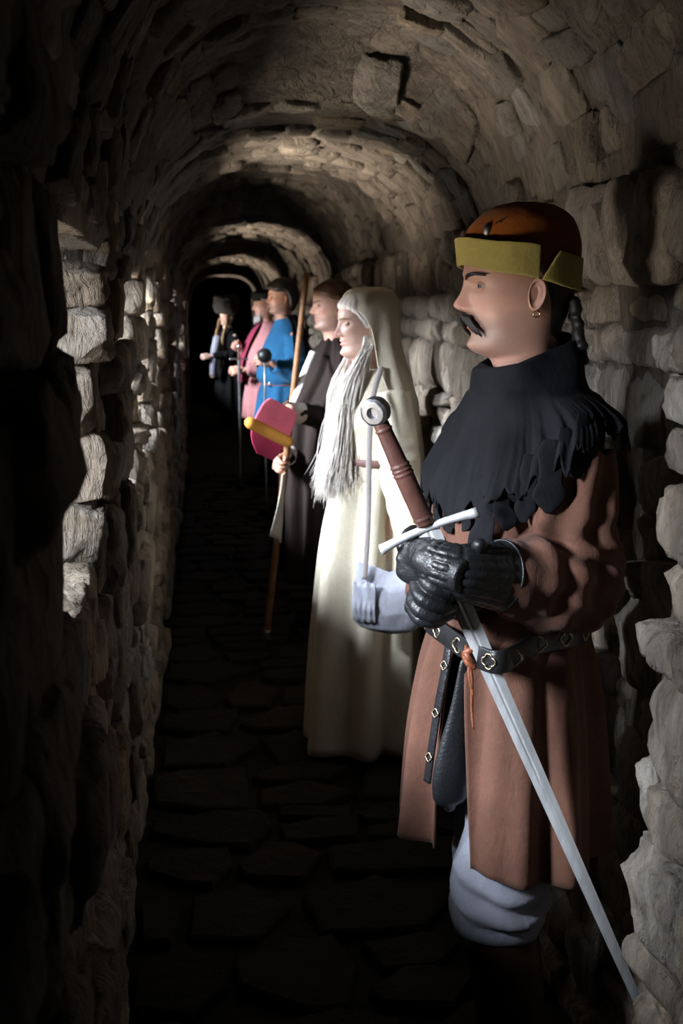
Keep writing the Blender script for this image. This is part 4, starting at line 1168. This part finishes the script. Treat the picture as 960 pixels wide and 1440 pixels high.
# veil over the crown and down the back
VR = np.array([  # head height, back, front, half width, opening
    (0.2500, 0.020, 0.022, 0.020, 0.0), (0.2470, 0.055, 0.050, 0.046, 0.10), (0.2320, 0.092, 0.080, 0.074, 0.30), (0.2000, 0.112, 0.098, 0.090, 0.62), (0.1600, 0.118, 0.100, 0.096, 1.05), (0.1100, 0.120, 0.090, 0.099, 1.36),
    (0.0600, 0.118, 0.080, 0.106, 1.48), (0.0100, 0.124, 0.075, 0.120, 1.52), (-0.050, 0.140, 0.085, 0.150, 1.58), (-0.110, 0.155, 0.10, 0.182, 1.66), (-0.200, 0.172, 0.10, 0.208, 1.80), (-0.330, 0.185, 0.10, 0.215, 1.92), (-0.520, 0.205, 0.10, 0.220, 2.02)])
rv = cr(VR, 70); nc = 110; R = np.zeros((70, nc, 3))
for i, (z, bk, fr, hw, op) in enumerate(rv):
    t = np.linspace(max(op, 0), 2 * math.pi - max(op, 0), nc); c, sn = np.cos(t), np.sin(t)
    s = i / 69; fd = 0.008 * np.sin(t * 9 + 1 + s * 2) * np.clip(s - 0.25, 0, 1) * 2.2 + 0.004 * np.sin(t * 4 + 8 * s)
    R[i, :, 0] = np.where(c > 0, fr, bk) * c + fd * c - 0.006; R[i, :, 1] = (hw + fd) * sn; R[i, :, 2] = z - 0.02 * c * s
V = R.reshape(-1, 3); V += 0.004 * np.stack([wob(V, 55, 30), wob(V, 56, 30), 0.5 * wob(V, 57, 30)], 1)
vo = obj('veil', (w.head(V), loft(R, False)[1]), M['veil'], w.root, label='ivory linen veil draped over the head and back')
q = vo.modifiers.new('s', 'SOLIDIFY'); q.thickness = 0.003; q.offset = 1
def lock(near):
    def fn(q, i):
        a = q.rand(); s_ = 1 if near else -1; b = q.normal(0, 1); e = q.normal(0, 1)
        p0 = np.array([0.030 - 0.045 * a, s_ * (0.066 + 0.010 * q.rand()), (0.075 if near else 0.12) - 0.05 * q.rand()])
        p1 = np.array([0.036 - 0.02 * a + 0.006 * b, s_ * (0.078 + 0.010 * a), 0.02])
        p2 = np.array([0.078 + 0.02 * b, s_ * (0.085 - 0.03 * q.rand() + 0.016 * e), -0.11])
        p3 = np.array([0.098 + 0.022 * b, s_ * (0.075 - 0.035 * q.rand() + 0.018 * e), -0.24])
        p4 = np.array([0.112 + 0.030 * b, s_ * (0.070 - 0.04 * q.rand() + 0.024 * e), -0.36])
        p5 = np.array([0.122 + 0.042 * b + 0.02 * q.rand(), s_ * (0.065 - 0.05 * q.rand() + 0.030 * e), -0.43 - 0.10 * q.rand()])
        return np.array([p0, p1, p2, p3, p4, p5])
    return fn
def mid(q, i):
    y = q.uniform(-0.06, 0.085); b = q.normal(0, 1); sg = 1 if y > 0.012 else -1
    return np.array([[0.020, sg * 0.080, 0.03], [0.062 + 0.006 * b, sg * 0.070 + 0.2 * y, -0.06], [0.098 + 0.010 * b, y * 0.8 + sg * 0.02, -0.17], [0.118 + 0.018 * b, y + 0.010 * q.normal(), -0.29],
                     [0.128 + 0.026 * b, y + 0.016 * q.normal(), -0.38 - 0.05 * q.rand()], [0.136 + 0.036 * b, y + 0.022 * q.normal(), -0.44 - 0.10 * q.rand()]])
for fn_, n, sd in ((lock(True), 650, 61), (lock(False), 320, 62), (mid, 800, 63)):
    v, fc = strands(n, sd, fn_, 0.0015, 12, 4)
    obj('hair_lock', (w.head(v), fc), M['hair_pale'], w.root, label='long loose pale blond hair falling over the chest')

# her shoulder bag
bag = tag(empty('shoulder_bag', tuple(P(546, 850, 4.27))), 'soft pale blue-grey linen shoulder bag with a ruffled pocket hanging at the veiled woman\'s hip', 'bag')
bo = P(546, 850, 4.27); ex = unit([0.93, -0.33, 0.0]); ey = np.array([0, 0, 1.0]); ez = unit(np.cross(ex, ey))
if ez[1] > 0: ez = -ez
nu, nv = 60, 40; R = np.zeros((nv, nu, 3)); t = np.linspace(0, 2 * math.pi, nu, endpoint=False)
for i in range(nv):
    s = i / (nv - 1)
    wd = np.interp(s, [0, 0.04, 0.12, 0.25, 0.6, 0.85, 1.0], [0.02, 0.062, 0.096, 0.118, 0.130, 0.120, 0.108])
    dp = np.interp(s, [0, 0.1, 0.4, 0.8, 1.0], [0.012, 0.036, 0.050, 0.034, 0.014])
    x = wd * np.cos(t); d = dp * np.sin(t)
    topc = 0.085 * s ** 4 * ((x / 0.11) ** 2 - 0.35)
    z = -0.10 + 0.20 * s + topc - 0.02 * (1 - s) * (x / 0.12) ** 2
    R[i] = np.outer(x, ex) + np.outer(d, ez) + np.outer(z, ey)
v, fc = loft(R, True, True, True); v = v + 0.006 * np.stack([wob(v, 41, 28), wob(v, 42, 28), wob(v, 43, 28)], 1)
obj('pouch', (v, fc), M['linen_blue'], bag)
R = []
for i in range(9):                                               # ruffled pocket on the near face
    s = i / 8; x = np.linspace(-0.118, -0.035, 40)
    ruf = 0.003 * np.sin(x * 330) * G(s - 0.30, 0.10) + 0.0022 * np.sin(x * 140 + 1 + 4 * s) * s
    R.append(np.outer(x, ex) + np.outer(0.055 - 0.02 * ((x + 0.02) / 0.1) ** 2 + ruf + 0.012 * G(s - 0.35, 0.12), ez) + np.outer(-0.055 + 0.135 * s + 0.0025 * np.sin(x * 260), ey))
po = obj('pocket', loft(np.array(R), False), M['linen_blue'], bag); q = po.modifiers.new('s', 'SOLIDIFY'); q.thickness = 0.004
for pts in ([P(536, 516, 4.45), P(524, 560, 4.36), P(519, 620, 4.30), P(518, 700, 4.28), P(516, 760, 4.27), P(512, 815, 4.26)],
            [P(585, 700, 4.36), P(588, 760, 4.34), P(590, 820, 4.31)]):
    obj('strap', strap(np.array(pts) - bo, 0.019, 0.004, P(560, 700, 4.9) - bo), M['strap_grey'], bag, label='grey linen strap')

# ------------------------------------------------------------------ the cloaked staff bearer
c3 = Figure('bareheaded man in a long dark brown cloak, standing behind the veiled woman with a staff', 0.672, 6.42, math.pi + 0.30, 1.752, -0.12, 0.0)
sL = np.array([0.0, 0.155, 1.345]); eL = np.array([0.06, 0.15, 1.08]); wL = c3.LP(404, 578, 6.06)
sR = np.array([0.0, -0.155, 1.345]); eR = np.array([0.08, -0.20, 1.05]); wR = c3.LP(402, 642, 6.20)
hl = hand_vf(-1, (0.5, 0.6, 0.4), (0.5, 0.3), 0.05, 1, 1); hr = hand_vf(1, (1.1, 1.3, 0.7), (0.5, 0.3), 0.05, 1, 1)
BL = basis(wL, c3.LP(390, 600, 6.02) - wL, c3.inv[:3, :3] @ np.array([-0.4, -0.7, 0.5])); BR = basis(wR, c3.LP(386, 652, 6.12) - wR, c3.inv[:3, :3] @ np.array([-0.2, 0.8, 0.5]))
c3.body(M['skin'], [(sL, eL, wL), (sR, eR, wR)], 0.0, 0.7, [(xf(hl[0], BL), hl[1]), (xf(hr[0], BR), hr[1])])
c3.brows(M['hair_brown']); c3.skullcap(M['hair_brown'], 'hair', 0.014, 0.06, 0.178, 0.008, 5, nape=0.01, freq=45, temple=0.045)
tr = [(0.0, 0, 0.62, 0.15, 0.19), (0.0, 0, 0.95, 0.125, 0.165), (0.01, 0, 1.12, 0.118, 0.155), (0.014, 0, 1.30, 0.122, 0.170), (0.0, 0, 1.39, 0.098, 0.16), (-0.005, 0, 1.45, 0.07, 0.11), (0, 0, 1.485, 0.058, 0.062)]
garment(c3, tr, [(sL, eL, wL - unit(wL - eL) * 0.01), (sR, eR, wR - unit(wR - eR) * 0.01)], (0.062, 0.060, 0.062, 0.055, 0.044), 0.010, M['cloak_brown'], 'shirt', 0.004, 13)
for wp, ep in ((wL, eL), (wR, eR)):
    d_ = unit(ep - wp); obj('cuff', tube([wp - d_ * 0.005, wp + d_ * 0.03, wp + d_ * 0.085], [0.050, 0.047, 0.051], 14, 18, cap=False, fn=lambda s, t: 1 + 0.05 * np.sin(t * 4 + s * 6)), M['linen_white'], c3.root)
c3.hose(M['black_cloth']); c3.boots(M['black_cloth'], 0.20, 'shoe')
skirt(c3, [(0.0, 0, 1.492, 0.060, 0.062), (0.0, 0, 1.475, 0.075, 0.085), (-0.002, 0, 1.445, 0.100, 0.150), (0.004, 0, 1.40, 0.125, 0.205), (0.022, 0, 1.30, 0.150, 0.232), (0.085, 0, 1.12, 0.185, 0.250), (0.095, 0, 0.85, 0.200, 0.258), (0.095, 0, 0.50, 0.205, 0.258), (0.095, 0, 0.27, 0.210, 0.260)],
      M['cloak_brown'], 'cloak', 11, 0.022, 0.80, -0.42, 18, 70, 260, 0.005, lump=0.008, sp=0.3, label='long dark brown wool cloak open in front')
obj('sash', strap(np.array([c3.LP(440, 494, 6.26), c3.LP(429, 520, 6.14), c3.LP(420, 545, 6.08), c3.LP(411, 566, 6.06)]), 0.030, 0.005, c3.LP(450, 540, 6.6)), M['linen_white'], c3.root)
R = []
for i in range(14):
    s = i / 13; a_ = c3.LP(396 - 18 * s ** 1.5, 668 + 84 * s, 6.03); b_ = c3.LP(402 - 6 * s, 664 + 100 * s, 6.12)
    R.append([a_ * (1 - u) + b_ * u + np.array([0.008 * math.sin(u * 9), 0.008 * math.cos(u * 9), 0]) * s for u in np.linspace(0, 1, 16)])
hb = obj('hanging_cloth', loft(np.array(R), False), M['linen_white'], c3.root, label='white cloth end hanging below the hand'); q = hb.modifiers.new('s', 'SOLIDIFY'); q.thickness = 0.004

p0 = P(373, 908, 6.16); p1 = P(431, 384, 6.06); p0 = p0 + (p1 - p0) * (0.004 - p0[2]) / (p1[2] - p0[2])
so_ = tag(empty('staff', tuple(p0)), 'long brown wooden staff standing upright in the cloaked man\'s hand', 'staff')
obj('shaft', tube([np.zeros(3), (p1 - p0) * 0.5, p1 - p0], [0.016, 0.0165, 0.014], 30, 14, fn=lambda s, t: 1 + 0.03 * np.sin(s * 60 + t)), M['wood'], so_)
obj('ferrule', tube([(p1 - p0) * 0.001, (p1 - p0) * 0.03], [0.0175, 0.0175], 4, 14), M['iron'], so_)

# small ribbed hand shield
sc_ = P(375, 606, 5.93); e1 = unit(P(402, 629, 5.97) - P(344, 600, 5.90)); e2 = np.array([0.30, -0.05, 1.0]); e2 = unit(e2 - e1 * (e2 @ e1)); e3 = np.cross(e1, e2)
if e3[1] > 0: e3 = -e3
sh = tag(empty('hand_shield', tuple(sc_)), 'small pink and crimson hand shield with an orange central ridge, held before the cloaked man', 'shield')
def plate(v0, v1, m, name, lab, shape):
    nv, nu = 16, 24; R = np.zeros((nv, nu, 3))
    for i, vv in enumerate(np.linspace(v0, v1, nv)):
        lo, hi = shape((vv - v0) / (v1 - v0)); u = np.linspace(lo, hi, nu)
        R[i] = np.outer(u, e1) + np.outer(np.full(nu, vv), e2) + np.outer(0.022 * (1 - (vv / 0.15) ** 2) + 0.012 * (1 - (u / 0.13) ** 2), e3)
    o = obj(name, loft(R, False), m, sh, label=lab); q = o.modifiers.new('s', 'SOLIDIFY'); q.thickness = 0.008; q.offset = -1; b = o.modifiers.new('b', 'BEVEL'); b.width = 0.003; b.segments = 2
plate(0.006, 0.145, M['pink'], 'upper_panel', 'bright pink upper face', lambda s: (-0.092 + 0.030 * s ** 5, 0.105 - 0.02 * s ** 3))
plate(-0.112, -0.006, M['crimson'], 'lower_panel', 'crimson lower face', lambda s: (-0.085 + 0.085 * (1 - s) ** 2, 0.105 - 0.02 * (1 - s) ** 3))
v, fc = tube([e1 * -0.104, e1 * -0.05, e1 * 0.05, e1 * 0.108], [0.027, 0.028, 0.028, 0.027], 20, 20, round_end=True)
obj('ridge', (v + e3 * 0.030, fc), M['orange'], sh, label='rounded orange central ridge')
obj('handle', tube([e3 * -0.03 - e1 * 0.05, e3 * -0.035, e3 * -0.03 + e1 * 0.06], [0.010, 0.010, 0.010], 10, 8), M['wood'], sh)

# ------------------------------------------------------------------ three men further down the passage
def townsman(label, x, y, yaw, h, hy, skin, tunic, hosem, hair, wl, wr, rows, sk, detail=0.5, el=None, er=None, hair_args=None, ar=(0.075, 0.075, 0.078, 0.068, 0.05), handm=None):
    g = Figure(label, x, y, yaw, h, hy, 0.0); k = g.k
    sl = np.array([0.0, 0.16, 1.365]) * k; sr = np.array([0.0, -0.16, 1.365]) * k
    el = np.array(el or (0.0, 0.23, 1.10)) * k; er = np.array(er or (0.02, -0.23, 1.10)) * k
    wl = g.L(wl); wr = g.L(wr)
    hv = []
    for s, wp, ep in ((-1, wl, el), (1, wr, er)):
        hnd = hand_vf(s, (0.9, 1.1, 0.6), (0.5, 0.3), 0.05, 1, 1.05); hv.append((xf(hnd[0], basis(wp, wp - ep, [0.2, -s * 1.0, 0.5])), hnd[1]))
    g.body(skin, [(sl, el, wl), (sr, er, wr)], 0.0, detail, hv)
    g.brows(hair)
    g.skullcap(hair, 'hair', *(hair_args or (0.018, 0.06, 0.175, 0.006, 5)), nape=0.01, temple=0.045)
    garment(g, rows, [(sl, el, wl + unit(el - wl) * 0.03), (sr, er, wr + unit(er - wr) * 0.03)], ar, 0.012, tunic, 'tunic', 0.006, 15)
    skirt(g, sk, tunic, 'tunic_skirt', 9, 0.018, 0, 0, 4, 30, 120, 0.004)
    g.hose(hosem); g.boots(M['black_cloth'], 0.16, 'shoe')
    return g
R1 = [(0.03, 0, 1.0, 0.14, 0.18), (0.045, 0, 1.06, 0.168, 0.20), (0.045, 0, 1.14, 0.165, 0.20), (0.03, 0, 1.27, 0.145, 0.19), (0.01, 0, 1.38, 0.105, 0.172), (-0.003, 0, 1.445, 0.088, 0.138), (0, 0, 1.495, 0.072, 0.080)]
S1 = [(0.03, 0, 1.03, 0.138, 0.178), (0.035, 0, 0.95, 0.160, 0.195), (0.04, 0, 0.8, 0.178, 0.215), (0.04, 0, 0.62, 0.19, 0.23)]
b4 = townsman('black-haired man in a bright blue tunic, next along the wall beyond the cloaked man', 0.635, 10.0, math.pi + 0.30, 1.845, -0.18, M['skin'], M['blue'], M['black_cloth'], M['hair_black'],
              P(381, 512, 9.72), P(372, 508, 10.1), R1, S1, 0.55, hair_args=(0.030, 0.07, 0.17, 0.008, 5))
k = b4.k; bp = np.stack([0.035 + 0.150 * np.cos(th), 0.188 * np.sin(th), 1.02 + 0 * th], 1) * k
obj('belt', strap(bp, 0.03, 0.005, lambda p: p * [0, 0, 1.0], closed=True), M['mauve_belt'], b4.root)
v, fc = torus(0.020, 0.004, 16, 6); v = v[:, [2, 0, 1]]; a = 0.5
obj('buckle', (v + np.array([0.035 + 0.155 * math.cos(a), 0.192 * math.sin(a), 1.02]) * k, fc), M['steel'], b4.root, label='pale steel belt buckle')
bk = [(-0.01, 0, 1.52, 0.07, 0.07), (-0.01, 0, 1.47, 0.095, 0.15), (0.0, 0, 1.40, 0.12, 0.23), (0.0, 0, 1.1, 0.145, 0.275), (0.0, 0, 0.6, 0.15, 0.28)]
skirt(b4, bk, M['black_cloth'], 'cape', 7, 0.012, 2.9, -0.1, 8, 40, 120, 0.005, sp=0.05, label='black cape down the back')
mc = P(372, 500, 9.62); mace = tag(empty('mace', (float(mc[0]), float(mc[1]), 0.0)), 'round-headed black mace on a thin grey shaft before the blue tunic', 'mace')
obj('head', sphere(0.055, 20, 14, (0, 0, mc[2])), M['glove'], mace); obj('shaft', tube([(0, 0, 0.002), (0, 0, mc[2] / 2), (0, 0, mc[2])], [0.008, 0.008, 0.008], 6, 10), M['iron'], mace)

b5 = townsman('grey-bearded man in a dusty rose tunic, burgundy shoulder cape and flat black cap', 0.600, 12.0, math.pi + 0.30, 1.79, -0.18, M['skin'], M['mauve'], M['black_cloth'], M['hair_grey'],
              P(342, 520, 11.75), P(338, 492, 12.1), R1, S1, 0.5)
k = b5.k
skirt(b5, [(0.0, 0, 1.50, 0.07, 0.07), (0.0, 0, 1.46, 0.10, 0.14), (0.01, 0, 1.41, 0.125, 0.22), (0.03, 0, 1.30, 0.16, 0.255), (0.05, -0.02, 1.12, 0.20, 0.27), (0.05, -0.03, 0.95, 0.21, 0.27)], M['burgundy'], 'shoulder_cape', 8, 0.014, 2.0, 1.05, 6, 36, 120, 0.005, sp=0.15, label='burgundy shoulder cape')
bp = np.stack([0.035 + 0.150 * np.cos(th), 0.188 * np.sin(th), 1.02 + 0 * th], 1) * k
obj('belt', strap(bp, 0.03, 0.005, lambda p: p * [0, 0, 1.0], closed=True), M['belt_leather'], b5.root)
def bdf(q, i):
    a = q.uniform(-1.2, 1.2); p0 = np.array([0.030 + 0.062 * math.cos(a), 0.056 * math.sin(a), 0.035 - 0.03 * math.cos(a) + q.uniform(-0.01, 0.012)])
    return np.array([p0, p0 + [0.010 * math.cos(a), 0.006 * math.sin(a), -0.018], p0 + [0.008 * math.cos(a), 0.004 * math.sin(a), -0.045 - 0.02 * q.rand()]])
v, fc = strands(200, 5, bdf, 0.003, 5, 4); obj('beard', (b5.head(v), fc), M['hair_grey'], b5.root)
def cap(g, rows, m, name, label, seed=3, r=0.004, freq=30):
    R = rings(rows, 26, 40); v, fc = loft(R, True, True, True); v = v * (1 + 0 * v) + r * wob(v, seed, freq)[:, None] * unit_rows(v - [0, 0, 0.2])
    obj(name, (g.head(v), fc), m, g.root, label=label)
cap(b5, [(0.0, 0, 0.155, 0.104, 0.086), (0.0, 0, 0.175, 0.112, 0.095), (-0.01, 0, 0.20, 0.135, 0.125), (-0.02, 0, 0.225, 0.14, 0.13), (-0.025, 0, 0.25, 0.11, 0.10), (-0.025, 0, 0.262, 0.03, 0.03)], M['black_cloth'], 'cap', 'flat black cloth cap')
g0 = P(336, 505, 11.72)
sd = tag(empty('slim_sword', (float(g0[0]), float(g0[1]), float(g0[2]))), 'slim bright sword held point down before the dusty rose tunic', 'sword')
obj('blade', loft(np.array([[(0.014 * (1 - 0.5 * s), 0, -s * (g0[2] - 0.02)), (0, 0.003, -s * (g0[2] - 0.02)), (-0.014 * (1 - 0.5 * s), 0, -s * (g0[2] - 0.02)), (0, -0.003, -s * (g0[2] - 0.02))] for s in np.linspace(0, 1, 12)]), True, True, True), M['steel'], sd, smooth=False)
obj('crossguard', tube([(-0.08, 0, 0), (0, 0, 0.002), (0.08, 0, 0)], [0.007, 0.006, 0.007], 10, 8, round_end=True), M['steel'], sd)
obj('grip', tube([(0, 0, 0), (0, 0, 0.10)], [0.012, 0.011], 8, 10), M['grip'], sd); obj('pommel', sphere(0.022, 14, 10, (0, 0, 0.115)), M['steel'], sd)

R2 = [(0.0, 0, 0.98, 0.13, 0.18), (0.0, 0, 1.10, 0.13, 0.175), (0.01, 0, 1.27, 0.13, 0.185), (0.01, 0, 1.38, 0.105, 0.172), (-0.003, 0, 1.445, 0.088, 0.138), (0, 0, 1.495, 0.072, 0.080)]
b6 = townsman('figure in a black coat and broad black fur hat, farthest down the passage', 0.345, 18.0, math.pi + 0.62, 1.66, 0.15, M['skin_pale'], M['black_cloth'], M['black_cloth'], M['hair_sand'],
              P(296, 501, 17.7), P(299, 520, 18.0), R2, [(0.0, 0, 1.03, 0.125, 0.175), (0.0, 0, 0.9, 0.15, 0.19), (0, 0, 0.6, 0.18, 0.22), (0, 0, 0.25, 0.2, 0.24)], 0.45)
cap(b6, [(0.0, 0, 0.150, 0.12, 0.105), (0.0, 0, 0.17, 0.165, 0.15), (0.0, 0, 0.24, 0.19, 0.18), (0.0, 0, 0.34, 0.19, 0.18), (0, 0, 0.40, 0.165, 0.155), (0, 0, 0.425, 0.05, 0.05)], M['fur'], 'fur_hat', 'broad black fur hat', 9, 0.012, 60)
for s_, x0 in ((1, 0.0), (-1, 0.0)):
    v, fc = tube([(0.06, s_ * 0.075, 0.09), (0.085, s_ * 0.08, -0.02), (0.13, s_ * 0.07, -0.15), (0.155, s_ * 0.06, -0.40), (0.165, s_ * 0.055, -0.62)], [0.018, 0.026, 0.03, 0.03, 0.02], 24, 12, 0.5, fn=lambda s, t: 1 + 0.08 * np.sin(t * 4 + s * 10))
    obj('hair_lock', (b6.head(v), fc), M['hair_sand'], b6.root, label='long sandy hair hanging down the coat front')
pl = b6.L(P(301, 500, 17.75)); pe = b6.L(P(306, 475, 17.9))
obj('sleeve', tube([pe, pl, b6.L(P(300, 528, 17.8))], [0.06, 0.055, 0.05], 14, 14), M['linen_blue'], b6.root, label='pale blue-grey hanging sleeve')
